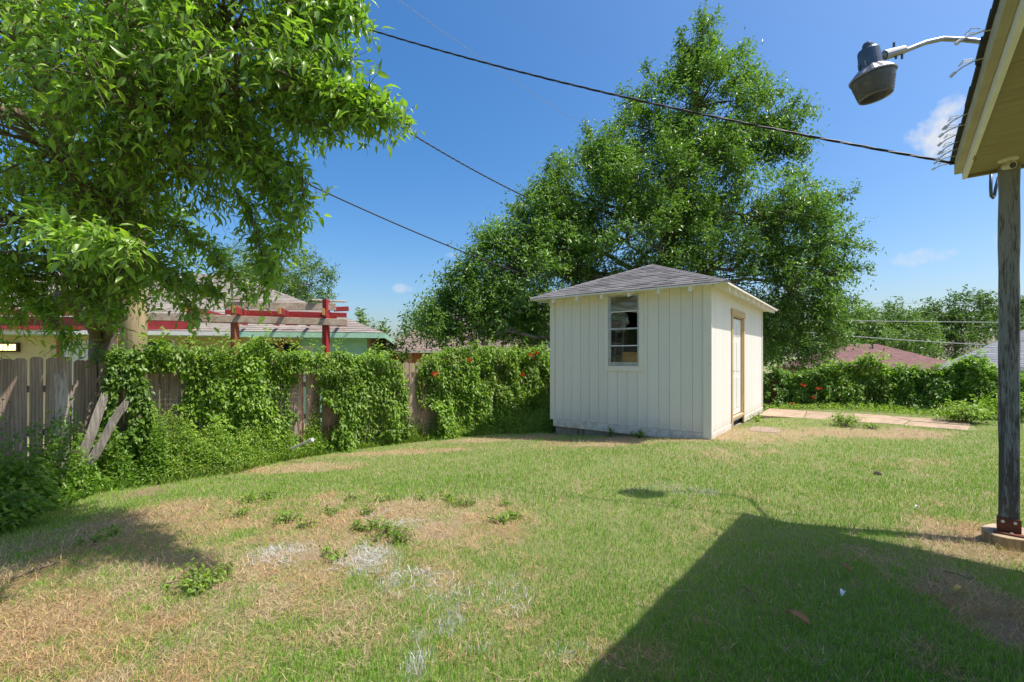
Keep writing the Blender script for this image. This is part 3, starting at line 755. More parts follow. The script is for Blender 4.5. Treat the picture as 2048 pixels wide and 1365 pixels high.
# ------------------------------------------------------------------ vines on the left fence
def vine_thing(name, label, O, d, nrm, t0, t1, top, zlow, n, leaf, mat, gaps=(), thick=.3, group=None, flowers=(), seed=0, sprigs=26, feather=.9):
    """a curtain of vine leaves between t0 and t1 along a fence line (O, d)"""
    r = np.random.default_rng(seed + 100)
    mid = O + d * ((t0 + t1) / 2)
    root = empty(name, (mid.x, mid.y, gzf(mid.x, mid.y)), 0, label, 'vine', group)
    base = np.array(root.location)
    t = r.uniform(t0, t1, n * 3); h = r.uniform(0, 1, n * 3) ** .85
    tp = np.array([top(x) for x in np.linspace(t0 - .5, t1 + .5, 200)]); tops = np.interp(t, np.linspace(t0 - .5, t1 + .5, 200), tp)
    edge = np.minimum(t - t0, t1 - t); lumps = fbm(t * 3.1 + seed, h * 3.0, 50 + seed, 3)
    z = zlow + (tops - zlow) * h
    keep = (edge > (lumps - .35) * feather) & (fbm(t * 5 + 9, z * 5, 60 + seed, 3) > .22)
    for (a, b, z0, z1) in gaps:
        wob = (fbm(z * 6, t * 3, 70 + seed, 3) - .5) * .35
        keep &= ~((t > a + wob) & (t < b + wob) & (z > z0) & (z < z1))
    t, z, h, lumps = [q[keep][:n] for q in (t, z, h, lumps)]
    m = len(t)
    lumps = lumps + .6 * (fbm(t * 1.4, z * 1.6, 88 + seed, 2) - .5)
    dep = .03 + thick * np.clip(-.25 + 2.0 * lumps, .12, 1.15) * r.uniform(.1, 1, m) ** .6 * (1.4 - .85 * h)
    back = (h > .9) & (r.uniform(0, 1, m) < .45); dep[back] = -r.uniform(0, .3, back.sum())
    Pn = np.array(O)[None] + t[:, None] * np.array(d)[None] + dep[:, None] * np.array(nrm)[None]; Pn[:, 2] = z
    A = np.array(nrm)[None] * .35 + np.array([0, 0, -.62]) + r.normal(0, .55, (m, 3))
    Nn = np.array(nrm)[None] * .6 + np.array([0, 0, .85]) + np.array(SUN) * .45 + r.normal(0, .38, (m, 3))
    LL = leaf * r.uniform(.45, 1.4, m)
    # leafy shoots that stick out of the top and face
    st_t = r.uniform(t0, t1, sprigs); st_z = np.array([top(x) for x in st_t]) * 1 - r.uniform(0, .5, sprigs) ** 2
    ok = np.ones(sprigs, bool)
    for (a, b, z0, z1) in gaps: ok &= ~((st_t > a - .1) & (st_t < b + .1) & (st_z < z1 + .2))
    st_t, st_z = st_t[ok], st_z[ok]
    sc = np.array(O)[None] + st_t[:, None] * np.array(d) + np.array(nrm) * .15; sc[:, 2] = st_z - .05
    sd = np.array(nrm) * .35 + np.array([0, 0, .6]) + r.normal(0, .4, (len(st_t), 3))
    sp = sprays(sc, sd, r.uniform(.2, .55, len(st_t)), 14, leaf, droop=.35, up=.8)
    me = leaf_mesh('foliage', np.concatenate([Pn, sp[0]]) - base, np.concatenate([A, sp[1]]), np.concatenate([Nn, sp[2]]),
                   np.concatenate([LL, sp[3]]), np.concatenate([LL * .52 * r.uniform(.8, 1.2, m), sp[4]]), fine=False, fold=.5, droop=.3)
    link('foliage', me, mat, root)
    mb = MB()
    for k in range(int((t1 - t0) * 5) + 2):
        a = r.uniform(t0, t1); p = O + d * a + nrm * .08; pts = []
        for j in range(6):
            q = p + d * (r.normal(0, .08) + j * r.normal(0, .03)) + nrm * r.uniform(0, .05); q = Vector((q.x, q.y, zlow - .05 + (top(a) - zlow) * .85 * j / 5)); pts.append(q - Vector(base))
        mb.tube(pts, [.011 * (1 - .12 * j) for j in range(6)], 4)
    mb.build('stems', 'twig', root)
    for (ft, fz) in flowers:
        c = O + d * ft + nrm * (thick + .12); c = Vector((c.x, c.y, fz)) - Vector(base)
        make_flower(c, nrm, root)
    return root
def make_flower(c, nrm, root):
    fl = MB(); k = random.Random(round(c.x * 1000))
    for j in range(4):
        ax = (Vector(nrm) + Vector((k.uniform(-.7, .7), k.uniform(-.7, .7), k.uniform(-.5, .5)))).normalized()
        s1 = ax.cross(Vector((0, 0, 1))).normalized(); s2 = ax.cross(s1); o = c + Vector((k.uniform(-.05, .05), k.uniform(-.05, .05), k.uniform(-.035, .035)))
        ring = lambda rad, h: [o + ax * h + (s1 * math.cos(q) + s2 * math.sin(q)) * rad for q in [i * 2 * math.pi / 5 for i in range(5)]]
        a, b, cc = ring(.006, -.03), ring(.012, .025), [o + ax * .045 + (s1 * math.cos(q) + s2 * math.sin(q)) * (.040 if i % 2 == 0 else .018) for i, q in enumerate([i * math.pi / 5 for i in range(10)])]
        bb = len(fl.v); fl.v += [tuple(p) for p in a + b + cc]
        fl.f += [(bb + i, bb + (i + 1) % 5, bb + 5 + (i + 1) % 5, bb + 5 + i) for i in range(5)]
        fl.f += [(bb + 5 + i, bb + 10 + 2 * i, bb + 10 + (2 * i + 1) % 10, bb + 5 + (i + 1) % 5) for i in range(5)] + [(bb + 5 + (i + 1) % 5, bb + 10 + (2 * i + 1) % 10, bb + 10 + (2 * i + 2) % 10) for i in range(5)]
    fl.build('flower', 'petal', root)
FT = fence_t
def lerp_top(pts):
    xs = [FT(p[0]) for p in pts]
    zs = []
    for px, py in pts:
        p = F0 + FD * FT(px); zs.append(EYE + (HY - py) / FPX * p.y)
    return lambda x: float(np.interp(x, xs, zs)) + .13 * mnoise.noise(Vector((x * 2.3, 3, 1))) + .07 * mnoise.noise(Vector((x * 6, 9, 1)))
vine_thing('trumpet_vine', 'dark green vine climbing the fence by the leaning grey posts', F0, FD, FN, FT(188), FT(330), lerp_top([(150, 760), (190, 720), (230, 692), (300, 705), (340, 725)]), -.42, 4300, .078, 'leaf_vine_deep', [(FT(305), FT(345), -.1, 1.3)], .30, seed=1)
vine_thing('trumpet_vine', 'bright vine mass over wire mesh in front of the pergola', F0, FD, FN, FT(285), FT(605), lerp_top([(280, 705), (330, 688), (400, 700), (470, 690), (520, 680), (560, 705), (610, 720)]), -.42, 13500, .075, 'leaf_vine', [(FT(285), FT(362), -.12, 1.22), (FT(582), FT(620), .35, 1.22), (FT(586), FT(615), -.2, .36)], .32, seed=2, sprigs=60)
vine_thing('trumpet_vine', 'rounded dense vine clump between two bare picket gaps', F0, FD, FN, FT(632), FT(812), lerp_top([(620, 740), (650, 722), (700, 708), (760, 705), (800, 722), (830, 745)]), -.42, 8500, .078, 'leaf_vine', [], .30, seed=3, sprigs=24)
vine_thing('trumpet_vine', 'tall flowering vine mass filling the fence beside the shed', F0, FD, FN, FT(832), FT(1125), lerp_top([(825, 730), (880, 700), (950, 690), (1040, 700), (1110, 705)]), -.42, 19000, .082, 'leaf_vine', [], .36, seed=4, sprigs=60,
           flowers=[(FT(846), EYE - 36 / FPX * 9.8), (FT(912), EYE - 8 / FPX * 10.4), (FT(1018), EYE - 36 / FPX * 11.5), (FT(1034), EYE - 0 / FPX * 11.6), (FT(1046), EYE + 6 / FPX * 11.9), (FT(1093), EYE - 62 / FPX * 12.2)])
vine_thing('trumpet_vine', 'thin top vine trailing over bare pickets below the mint eave', F0, FD, FN, FT(560), FT(720), lerp_top([(550, 705), (600, 700), (650, 708), (720, 705)]), 1.12, 1500, .07, 'leaf_vine', [], .2, seed=5, sprigs=30)
# ------------------------------------------------------------------ vine hedge on the back fence
def back_t(px):
    r = (px - CX) / FPX; return (r * BF.y - BF.x) / (U.x - r * U.y)
def lerp_back(pts):
    xs = [back_t(p[0]) for p in pts]; zs = [EYE + (HY - p[1]) / FPX * (BF + U * back_t(p[0])).y for p in pts]
    return lambda x: float(np.interp(x, xs, zs)) - .14 + .13 * mnoise.noise(Vector((x * 1.7, 7, 1))) + .08 * mnoise.noise(Vector((x * 5, 2, 1)))
Vin = -V
hedges = [('young vine with orange flowers beside the back corner of the shed', 1535, 1665, [(1530, 745), (1560, 728), (1600, 740), (1660, 722)], [(1610, 771), (1643, 778), (1628, 794), (1593, 807)]),
          ('tallest vine clump in the hedge below the red roof', 1655, 1800, [(1650, 730), (1690, 718), (1740, 700), (1780, 725), (1800, 728)], []),
          ('leafy vine section between red roof and grey roof', 1790, 1900, [(1790, 728), (1830, 724), (1870, 735), (1905, 720)], []),
          ('vine section under the grey roof left of the post', 1890, 2010, [(1890, 728), (1930, 705), (1960, 712), (2000, 735), (2015, 740)], []),
          ('vine section at the right picture edge behind the grey post', 2000, 2180, [(1995, 740), (2030, 742), (2100, 735), (2200, 740)], [])]
for i, (lab, a, b, tp, fl) in enumerate(hedges):
    fls = [(back_t(x), EYE + (HY - y) / FPX * ((BF + U * back_t(x)).y - .45)) for x, y in fl]
    vine_thing('hedge_vine', lab, BF, U, Vin, back_t(a - 12), back_t(b + 12), lerp_back(tp), -.12, 5200, .10, 'leaf_vine' if i % 2 else 'leaf_vine_deep', [(back_t(1538), back_t(1556), .0, .75)] if i == 0 else [], .6, seed=20 + i, flowers=fls, sprigs=50, feather=.3)

# ------------------------------------------------------------------ weeds and ground cover
def weed_edge_px():  # yard side limit of the weed strip
    return [(-260, 1140), (0, 1045), (120, 1010), (200, 985), (300, 970), (400, 955), (470, 945), (550, 925), (680, 903), (800, 888), (900, 876), (1000, 868), (1095, 866)]
edge_t, edge_d = [], []
for px, py in weed_edge_px():
    g = G(px, py); q = g - F0; edge_t.append(q.dot(FD)); edge_d.append(q.dot(FN))
edge_t, edge_d = np.array(edge_t), np.array(edge_d); o_ = np.argsort(edge_t); edge_t, edge_d = edge_t[o_], edge_d[o_]
def weed_patch(name, label, t0, t1, dmin, n, leaf, mat, hmax, seed, blades=0, dscale=1.0):
    r = np.random.default_rng(seed)
    t = r.uniform(t0, t1, n); dm = np.interp(t, edge_t, edge_d) * dscale * (.88 + .25 * fbm(t * 2.5, t * 0, seed, 3))
    dd = dmin + (dm - dmin) * r.uniform(0, 1, n) ** .8
    fall = sstep(0, .36, (dm - dd))
    hh = (.05 + hmax * fall * (.05 + 2.6 * np.clip(fbm(t * 2.6, dd * 2.6, seed + 1, 4) - .18, 0, 1) ** 1.4)) * r.uniform(.1, 1, n) ** .8
    Pn = np.array(F0) + t[:, None] * np.array(FD) + dd[:, None] * np.array(FN)
    Pn[:, 2] = gz(Pn[:, 0], Pn[:, 1]) + hh
    sx, sy = shed_local(Pn[:, 0], Pn[:, 1]); ok = ~((sx > -SW - .03) & (sx < .05) & (sy > -.03) & (sy < SD)); Pn = Pn[ok]; hh = hh[ok]; m = len(Pn)
    A = r.normal(0, .7, (m, 3)) + np.array([0, 0, .1]) + np.array(FN) * .3; Nn = np.array([0, 0, 1.0]) + r.normal(0, .4, (m, 3)) + np.array(SUN) * .3
    LL = leaf * r.uniform(.5, 1.25, m)
    WW = LL * .5
    if blades:
        t2 = r.uniform(t0, t1, blades); dm2 = np.interp(t2, edge_t, edge_d) * (1.0 + .18 * fbm(t2 * 2.5, t2 * 0, seed, 3)); d2 = .1 + (dm2 - .1) * r.uniform(.1, 1.12, blades) ** .6
        P2 = np.array(F0) + t2[:, None] * np.array(FD) + d2[:, None] * np.array(FN); P2[:, 2] = gz(P2[:, 0], P2[:, 1]) - .01
        sx, sy = shed_local(P2[:, 0], P2[:, 1]); P2 = P2[~((sx > -SW - .03) & (sx < .05) & (sy > -.03) & (sy < SD))]; k2 = len(P2)
        L2 = r.uniform(.06, .17, k2)
        Pn = np.concatenate([Pn, P2]); A = np.concatenate([A, r.normal(0, .7, (k2, 3)) + np.array([0, 0, .9])]); Nn = np.concatenate([Nn, r.normal(0, 1, (k2, 3))]); LL = np.concatenate([LL, L2]); WW = np.concatenate([WW, np.full(k2, .006)])
    me = leaf_mesh(name, Pn, A, Nn, LL, WW, fold=.5, droop=.35)
    o = link(name, me, mat); tag(o, label, 'weeds', kind='stuff')
weed_patch('weed_cover', 'dark leafy ground cover at the foot of the leaning posts', FT(-150), FT(330), .0, 21000, .058, 'leaf_vine_deep', 1.0, 71, 1200)
weed_patch('weed_cover', 'light green weeds in front of the wire mesh', FT(300), FT(640), .0, 28000, .045, 'leaf_weed', 1.15, 72, 2200)
weed_patch('weed_cover', 'low grassy weeds between the picket fence and the lawn by the shed', FT(600), FT(1100), .0, 30000, .046, 'leaf_weed', 1.1, 73, 4000)

def leafy_bush(name, label, c, rad, h, n, leaf, mat, seed, cat='bush', group=None, fine=False):
    r = np.random.default_rng(seed)
    root = empty(name, (c.x, c.y, gzf(c.x, c.y)), 0, label, cat, group)
    k = max(6, n // 14)
    ang = r.uniform(0, 6.28, k); rr_ = np.sqrt(r.uniform(0, 1, k)) * rad
    top = np.stack([np.cos(ang) * rr_, np.sin(ang) * rr_, h * (1 - .5 * (rr_ / rad) ** 2) * r.uniform(.45, 1, k)], 1)
    D = top / np.maximum(np.linalg.norm(top, axis=1, keepdims=True), .01) + np.array([0, 0, .3])
    ln = np.linalg.norm(top, axis=1) * .75
    sp = sprays(top * .3, D, ln, 14, leaf, droop=.3, up=.8)
    link('foliage', leaf_mesh('foliage', *sp, fine=fine, fold=.5, droop=.3), mat, root)
    mb = MB()
    for j in range(min(k, 14)):
        p = top[j]; mb.tube([(0, 0, -.03), tuple(p * .5 + np.array([0, 0, .02])), tuple(p * .95)], [.008, .005, .002], 4)
    mb.build('stems', 'twig', root)
    return root
leafy_bush('shrub', 'bright yellow-green shrub at the left picture edge before the fence', P(-30, 1000, 4.7), .62, .95, 1700, .085, 'leaf_vine', 81, fine=True)
leafy_bush('shrub', 'low green shrub at the lower left edge beside the ground cover', P(-20, 1000, 4.2), .5, .5, 1200, .08, 'leaf_vine', 82)
leafy_bush('shrub', 'straggly bush at the end of the concrete path near the post', P(1935, 830, 9.8), .62, .62, 1900, .075, 'leaf_weed', 83)
leafy_bush('shrub', 'taller bush behind the grey post by the right edge', P(2020, 830, 10.2), .65, .95, 1900, .08, 'leaf_vine', 84)
leafy_bush('weed_clump', 'green weed growing through the middle of the concrete path', G(1690, 853), .34, .36, 520, .06, 'leaf_weed', 85, 'weed')
leafy_bush('weed_clump', 'low weed on the path edge right of the middle weed', G(1745, 858), .2, .14, 150, .05, 'leaf_weed', 86, 'weed')
leafy_bush('weed_clump', 'small weed against the shed skirt below the window', G(1280, 877), .16, .20, 160, .05, 'leaf_vine_deep', 87, 'weed')
leafy_bush('weed_clump', 'spindly weed against the shed skirt left of the window', G(1222, 874), .12, .24, 70, .045, 'leaf_vine_deep', 88, 'weed')
leafy_bush('weed_clump', 'leafy weed at the shed corner touching the vines', G(1100, 864), .35, .40, 500, .06, 'leaf_vine', 89, 'weed')
leafy_bush('weed_clump', 'weed growing on the shed side wall past the door', SC + U * .22 + V * 3.2, .18, .3, 140, .05, 'leaf_weed', 90, 'weed')
# low strip of weeds along the foot of the hedge
r_ = np.random.default_rng(95); nn = 9000
tt = r_.uniform(2.6, 11.5, nn); dd = r_.uniform(.2, 1.45, nn); Pn = np.array(BF) + tt[:, None] * np.array(U) + dd[:, None] * np.array(Vin)
Pn[:, 2] = gz(Pn[:, 0], Pn[:, 1]) + r_.uniform(.0, .17, nn) * (1.2 - .4 * dd) * (.5 + fbm(tt * 3, dd * 3, 8, 3))
sx, sy = shed_local(Pn[:, 0], Pn[:, 1]); kp = ~((sx < .12) & (sy < SD + .05)) & ~((sx > 0) & (sx < 3.95) & (sy < 5.8)); Pn = Pn[kp]; nn = len(Pn)
LL = .06 * r_.uniform(.5, 1.2, nn)
tag(link('weed_cover', leaf_mesh('weed_cover', Pn, r_.normal(0, .7, (nn, 3)) + [0, 0, .15], r_.normal(0, .4, (nn, 3)) + [0.1, 0, 1], LL, LL * .5, fold=.5), 'leaf_weed'), 'strip of low weeds between the concrete path and the hedge', 'weeds', kind='stuff')
# broadleaf weeds scattered in the dry lawn
wpx = [(575, 1047, 1.3), (620, 1055, .8), (500, 1003, 1.3), (535, 998, 1.2), (480, 1035, 1.0), (400, 1165, 1.6), (385, 1180, 1.3), (672, 1115, .8), (745, 1060, 1.2), (775, 1072, 1.3), (740, 1028, .7), (930, 1012, 1.0), (770, 1002, .8), (900, 1000, .7), (660, 1028, .8), (1000, 1045, 1.0), (1030, 1038, .9), (450, 1150, .8), (180, 1090, .9), (1010, 1012, .7), (840, 1000, .7), (715, 1060, .8), (230, 1070, .7), (705, 1000, .8), (800, 1085, 1.1)]
for i, (px, py, s) in enumerate(wpx):
    leafy_bush('lawn_weed', 'low broadleaf weed in the dry left part of the lawn', G(px, py), .14 * s, .085 * s, int(130 * s), .036, 'leaf_vine', 200 + i, 'weed', 'broadleaf weeds in the dry lawn')

# ------------------------------------------------------------------ trees
def curve_pts(a, b, k, wob, sag=0):
    a, b = Vector(a), Vector(b); L = (b - a).length; out = []
    for i in range(k + 1):
        t = i / k; w = math.sin(t * math.pi) * wob * L
        out.append(a.lerp(b, t) + Vector((random.gauss(0, w), random.gauss(0, w), random.gauss(0, w) + sag * math.sin(t * math.pi) * L)))
    return out
def make_tree(name, label, base, trunk, lobes, n_clump, twig, nleaf, leaf, mat, bark, trunk_r, seed, ratio=.45, fine=False, twig_len=(.5, 1.1), droop=.2, up=.35, shell=.55, reject=None, group=None, clump_r=.28, branch_vis=1.0, hole_scale=.55, hole_cut=-.3, extra=(), ex_len=(.07, .17), ex_step=.035, ex_n=6, ex_tw=3):
    """trunk: list of points; lobes: (center, radii, weight). Leaves sit on twigs round clump centres inside the lobes."""
    global rng
    rng = np.random.default_rng(seed); random.seed(seed)
    base = Vector(base); root = empty(name, base, 0, label, 'tree', group); b0 = np.array(base)
    tr = [Vector(p) - base for p in trunk]
    k = len(tr)
    MB().tube(tr, [trunk_r * (1.25 if i == 0 else 1 - .55 * i / (k - 1)) for i in range(k)], 10).build('trunk', bark, root, smooth=True)
    br = MB(); w = np.array([l[2] for l in lobes], float); w /= w.sum(); cent, outd, lobe_id = [], [], []
    limb_pts = []
    for li, (c, rad, wt) in enumerate(lobes):
        c = Vector(c) - base; rad = Vector(rad)
        att = min(tr[1:], key=lambda p: (p - c).length + max(0, p.z - c.z) * 2.0)
        pts = curve_pts(att, c, 6, .035, .05)
        r0 = trunk_r * (.42 if fine else .3)
        br.tube(pts, [r0 * (1 - .75 * i / 6) for i in range(7)], 6); limb_pts.append(pts)
        nk = max(3, int(n_clump * w[li])); v = unit(rng.normal(0, 1, (nk, 3))); rr_ = rng.uniform(0, 1, (nk, 1)) ** (1 / 3) * (1 - shell) + shell * rng.uniform(.75, 1.05, (nk, 1))
        cc = np.array(c) + v * rr_ * np.array(rad)
        cent.append(cc); outd.append(v); lobe_id += [li] * nk
    cent = np.concatenate(cent); outd = np.concatenate(outd); lobe_id = np.array(lobe_id)
    kp = np.array([mnoise.noise(Vector(c) * hole_scale + Vector((seed, 0, 0))) > hole_cut for c in cent])
    cent, outd, lobe_id = cent[kp], outd[kp], lobe_id[kp]
    if reject is not None:
        kp = ~reject(cent + b0); cent, outd, lobe_id = cent[kp], outd[kp], lobe_id[kp]
    for i in range(len(cent)):
        if random.random() > branch_vis: continue
        pts = limb_pts[lobe_id[i]]; c = Vector(cent[i]); a = min(pts[2:], key=lambda p: (p - c).length)
        q = curve_pts(a, c, 3, .06, .06); rr0 = max(.006, trunk_r * .075)
        br.tube(q, [rr0, rr0 * .75, rr0 * .5, rr0 * .25], 4, False)
    br.build('branches', bark if trunk_r > .2 else 'twig', root, smooth=True)
    n = len(cent); C = np.repeat(cent, twig, 0) + rng.normal(0, clump_r * .45, (n * twig, 3))
    D = np.repeat(outd, twig, 0) * .55 + np.array([0, 0, up]) + rng.normal(0, .55, (n * twig, 3))
    ln = rng.uniform(*twig_len, n * twig)
    sp = sprays(C, D, ln, nleaf, leaf, droop=droop, ratio=ratio, jitter=leaf * .25)
    TW = [TWIGS]
    for line in extra:                      # trailing outer boughs with short leafy side shoots
        pts = [Vector(p) - base for p in line]; cc, dd_ = [], []
        fine_pts = []
        for a_, b_ in zip(pts[:-1], pts[1:]):
            L_ = (b_ - a_).length; k_ = max(2, int(L_ / ex_step))
            for i in range(k_):
                p = a_.lerp(b_, i / k_) + Vector([random.gauss(0, ex_step * .5) for _ in range(3)])
                if i % 4 == 0: fine_pts.append(p)
                for _ in range(ex_tw): cc.append(p); dd_.append((b_ - a_).normalized() * .7 + Vector([random.gauss(0, .75) for _ in range(3)]) + Vector((0, 0, up)))
        fine_pts.append(pts[-1]); r_e = max(.004, trunk_r * .05)
        MB().tube(fine_pts, [r_e * (1.15 - i / len(fine_pts)) for i in range(len(fine_pts))], 5).build('bough', bark if trunk_r > .2 else 'twig', root, smooth=True)
        se_ = sprays(np.array(cc), np.array(dd_), rng.uniform(*ex_len, len(cc)), ex_n, leaf, droop=droop, ratio=ratio, jitter=leaf * .2); TW.append(TWIGS)
        sp = tuple(np.concatenate([x, y_]) for x, y_ in zip(sp, se_))
    if reject is not None:
        kp = ~reject(sp[0] + b0); sp = tuple(q[kp] for q in sp)
    link('crown', leaf_mesh('crown', *sp, fine=fine, fold=.4, droop=.3), mat, root)
    if fine:
        T = np.concatenate(TW); q = np.array([[1, 0, 0], [-.5, .87, 0], [-.5, -.87, .3]]) * .0028
        Vt = (T[:, :, None, :] + q[None, None] * np.array([1.3, 1, .7, .4])[None, :, None, None]).reshape(-1, 3)
        b = np.arange(len(T))[:, None] * 12
        fl = [b + [i * 3 + j, i * 3 + (j + 1) % 3, i * 3 + 3 + (j + 1) % 3, i * 3 + 3 + j] for i in range(3) for j in range(3)]
        link('twigs', np_mesh('twigs', Vt, [np.concatenate(fl, 0)]), 'twig', root)
    return root
def lobe(px, py, rx, ry, Y, w=1, ryd=None):
    c = P(px, py, Y); s = Y / FPX; return (c, (rx * s, ryd if ryd else (rx + ry) * .5 * s, ry * s), w)
def shed_reject(p):
    x, y = shed_local(p[:, 0], p[:, 1])
    return (x > -SW - .6) & (x < .8) & (y > -.6) & (y < SD + .5) & (p[:, 2] < 3.9)
big_lobes = [lobe(1400, 100, 16, 60, 17, .5), lobe(1385, 165, 46, 50, 17, 1.0), lobe(1395, 215, 120, 80, 17, 2.6), lobe(1465, 140, 26, 30, 17, .3), lobe(1300, 260, 70, 60, 17, 1.2), lobe(1540, 235, 60, 45, 16.5, .8), lobe(1570, 300, 36, 24, 16.5, .3), lobe(1500, 310, 70, 50, 16.5, 1.0),
             lobe(1330, 350, 190, 90, 17, 4.0, 2.6), lobe(1180, 400, 90, 90, 16.5, 2.2), lobe(1100, 470, 90, 80, 16, 2.2), lobe(1250, 480, 210, 90, 16.2, 4.0, 2.4), lobe(1480, 440, 150, 90, 16.5, 3.2, 2.4), lobe(1590, 430, 70, 40, 16, .8), lobe(1610, 500, 80, 55, 16, 1.4),
             lobe(1580, 590, 100, 80, 16, 2.2), lobe(1670, 545, 40, 40, 15.6, .4), lobe(1590, 690, 90, 60, 16.2, 1.5), lobe(1040, 540, 100, 80, 15.2, 2.2), lobe(950, 590, 60, 60, 15, 1.2), lobe(900, 650, 55, 45, 14.6, .9), lobe(1030, 620, 95, 60, 14.8, 1.6), lobe(1330, 590, 260, 80, 17.6, 3.2, 2.4), lobe(1080, 680, 80, 40, 15.6, 1.0), lobe(1330, 420, 300, 130, 17.2, 4.5, 2.4), lobe(1400, 560, 280, 120, 17.4, 4.0, 2.4), lobe(1190, 560, 200, 110, 16.6, 3.2, 1.8), lobe(1560, 660, 110, 80, 17, 2.0), lobe(1430, 280, 120, 80, 17.2, 1.8), lobe(960, 640, 110, 60, 15.4, 1.8), lobe(1215, 330, 70, 60, 16.8, 1.4), lobe(1110, 425, 60, 60, 16.3, 1.2), lobe(1020, 510, 60, 50, 15.6, 1.0), lobe(1280, 400, 150, 90, 16.4, 2.4)]
def boughs(lines): return [[P(*p) for p in l] for l in lines]
big_extra = boughs([[(1540, 430, 16.3), (1630, 405, 16), (1680, 398, 15.8), (1716, 388, 15.7)], [(1590, 500, 16), (1680, 480, 15.7), (1738, 496, 15.6)], [(1610, 560, 16), (1690, 545, 15.6), (1744, 538, 15.5)], [(1600, 620, 16), (1680, 600, 15.6), (1722, 606, 15.5)], [(1590, 450, 16), (1650, 432, 15.8), (1698, 440, 15.6)], [(1490, 270, 16.6), (1560, 225, 16.4), (1602, 198, 16.3)], [(1480, 310, 16.6), (1560, 296, 16.4), (1606, 312, 16.2)], [(1500, 250, 16.6), (1560, 250, 16.4), (1590, 255, 16.3)],
                    [(1430, 160, 17), (1470, 110, 16.9), (1502, 84, 16.8)], [(1440, 190, 17), (1490, 150, 16.9), (1530, 165, 16.8)], [(1395, 120, 17), (1402, 62, 17), (1398, 24, 17)], [(1385, 130, 17), (1366, 95, 17), (1357, 66, 17)], [(1400, 120, 17), (1425, 85, 17), (1430, 62, 17)], [(1330, 190, 17), (1300, 150, 16.9), (1292, 128, 16.9)], [(1300, 240, 17), (1262, 205, 16.9), (1240, 180, 16.9)], [(1240, 320, 16.8), (1190, 275, 16.6), (1165, 262, 16.5)], [(1150, 400, 16.5), (1105, 350, 16.3), (1085, 335, 16.2)], [(1080, 470, 16), (1040, 425, 15.9), (1022, 415, 15.8)],
                    [(1040, 530, 15.5), (990, 500, 15.3), (965, 496, 15.2)], [(980, 580, 15), (930, 560, 14.9), (905, 556, 14.8)], [(940, 630, 14.8), (890, 625, 14.6), (862, 640, 14.5)], [(930, 660, 14.8), (880, 665, 14.6), (842, 672, 14.5)], [(1560, 350, 16.4), (1600, 345, 16.2), (1632, 380, 16)]])
st_ = make_tree('shade_tree', 'tall broad green tree rising behind the shed', (5.7, 17.6, gzf(5.7, 17.6)), [(5.7, 17.6, -.3), (5.75, 17.6, 2), (5.9, 17.5, 4), (6.2, 17.4, 6.5), (6.6, 17.2, 9), (7.0, 17.0, 12.2)], big_lobes, 2500, 10, 12, .135, 'leaf_big', 'bark', .36, 301, ratio=.42, twig_len=(.3, .85), reject=shed_reject, up=.4, droop=.12, shell=.4, clump_r=.30, branch_vis=.4, hole_scale=.8, hole_cut=-.21, extra=big_extra, ex_len=(.2, .5), ex_step=.09, ex_n=9, ex_tw=3)

lb_ = [P(1120, 672, 14.6), P(1075, 676, 14.5), P(1040, 668, 14.4), P(1005, 645, 14.3), P(975, 648, 14.2), P(945, 664, 14.2)]
MB().tube([p - st_.location for p in lb_], [.07, .06, .05, .035, .025, .012], 6).build('limb', 'bark_light', st_, smooth=True)
MB().tube([p - st_.location for p in (lb_[2], P(1015, 662, 14.2), P(985, 672, 14.1), P(962, 690, 14.0))], [.04, .03, .02, .01], 6).build('limb', 'bark_light', st_, smooth=True)
near_lobes = [lobe(60, 110, 150, 100, 3.6, 2.2, 1.0), lobe(250, 60, 170, 100, 3.4, 2.6, .9), lobe(450, 50, 120, 70, 3.4, 1.9, .8), lobe(590, 20, 60, 36, 3.2, .6, .4), lobe(110, 300, 150, 100, 3.6, 2.4, 1.0), lobe(320, 230, 140, 80, 3.4, 2.4, .9), lobe(470, 180, 90, 60, 3.3, 1.4, .6), lobe(590, 165, 50, 30, 3.1, .5, .3),
              lobe(70, 450, 140, 70, 4.2, 1.9, 1.0), lobe(220, 410, 110, 60, 3.9, 1.5, .8), lobe(350, 330, 60, 36, 3.6, .7, .6), lobe(490, 270, 30, 26, 3.4, .3, .3), lobe(120, 560, 130, 26, 4.5, 1.0, .6), lobe(300, 520, 46, 22, 4.2, .35, .4), lobe(-20, 540, 60, 26, 4.4, .5, .6), lobe(110, 500, 120, 40, 4.3, 1.0, .6), lobe(250, 470, 70, 40, 4.1, .6, .5), lobe(262, 575, 34, 22, 4.4, .3, .2), lobe(80, 610, 80, 18, 4.6, .35, .4), lobe(220, 540, 60, 30, 4.4, .6, .4),
              lobe(-250, 200, 200, 240, 4.2, 3.4, 1.4), lobe(200, -200, 260, 130, 3.8, 3.0, 1.2), lobe(520, -110, 140, 50, 3.3, .9, .6), lobe(-300, 480, 200, 100, 4.4, 2.0, 1.0)]
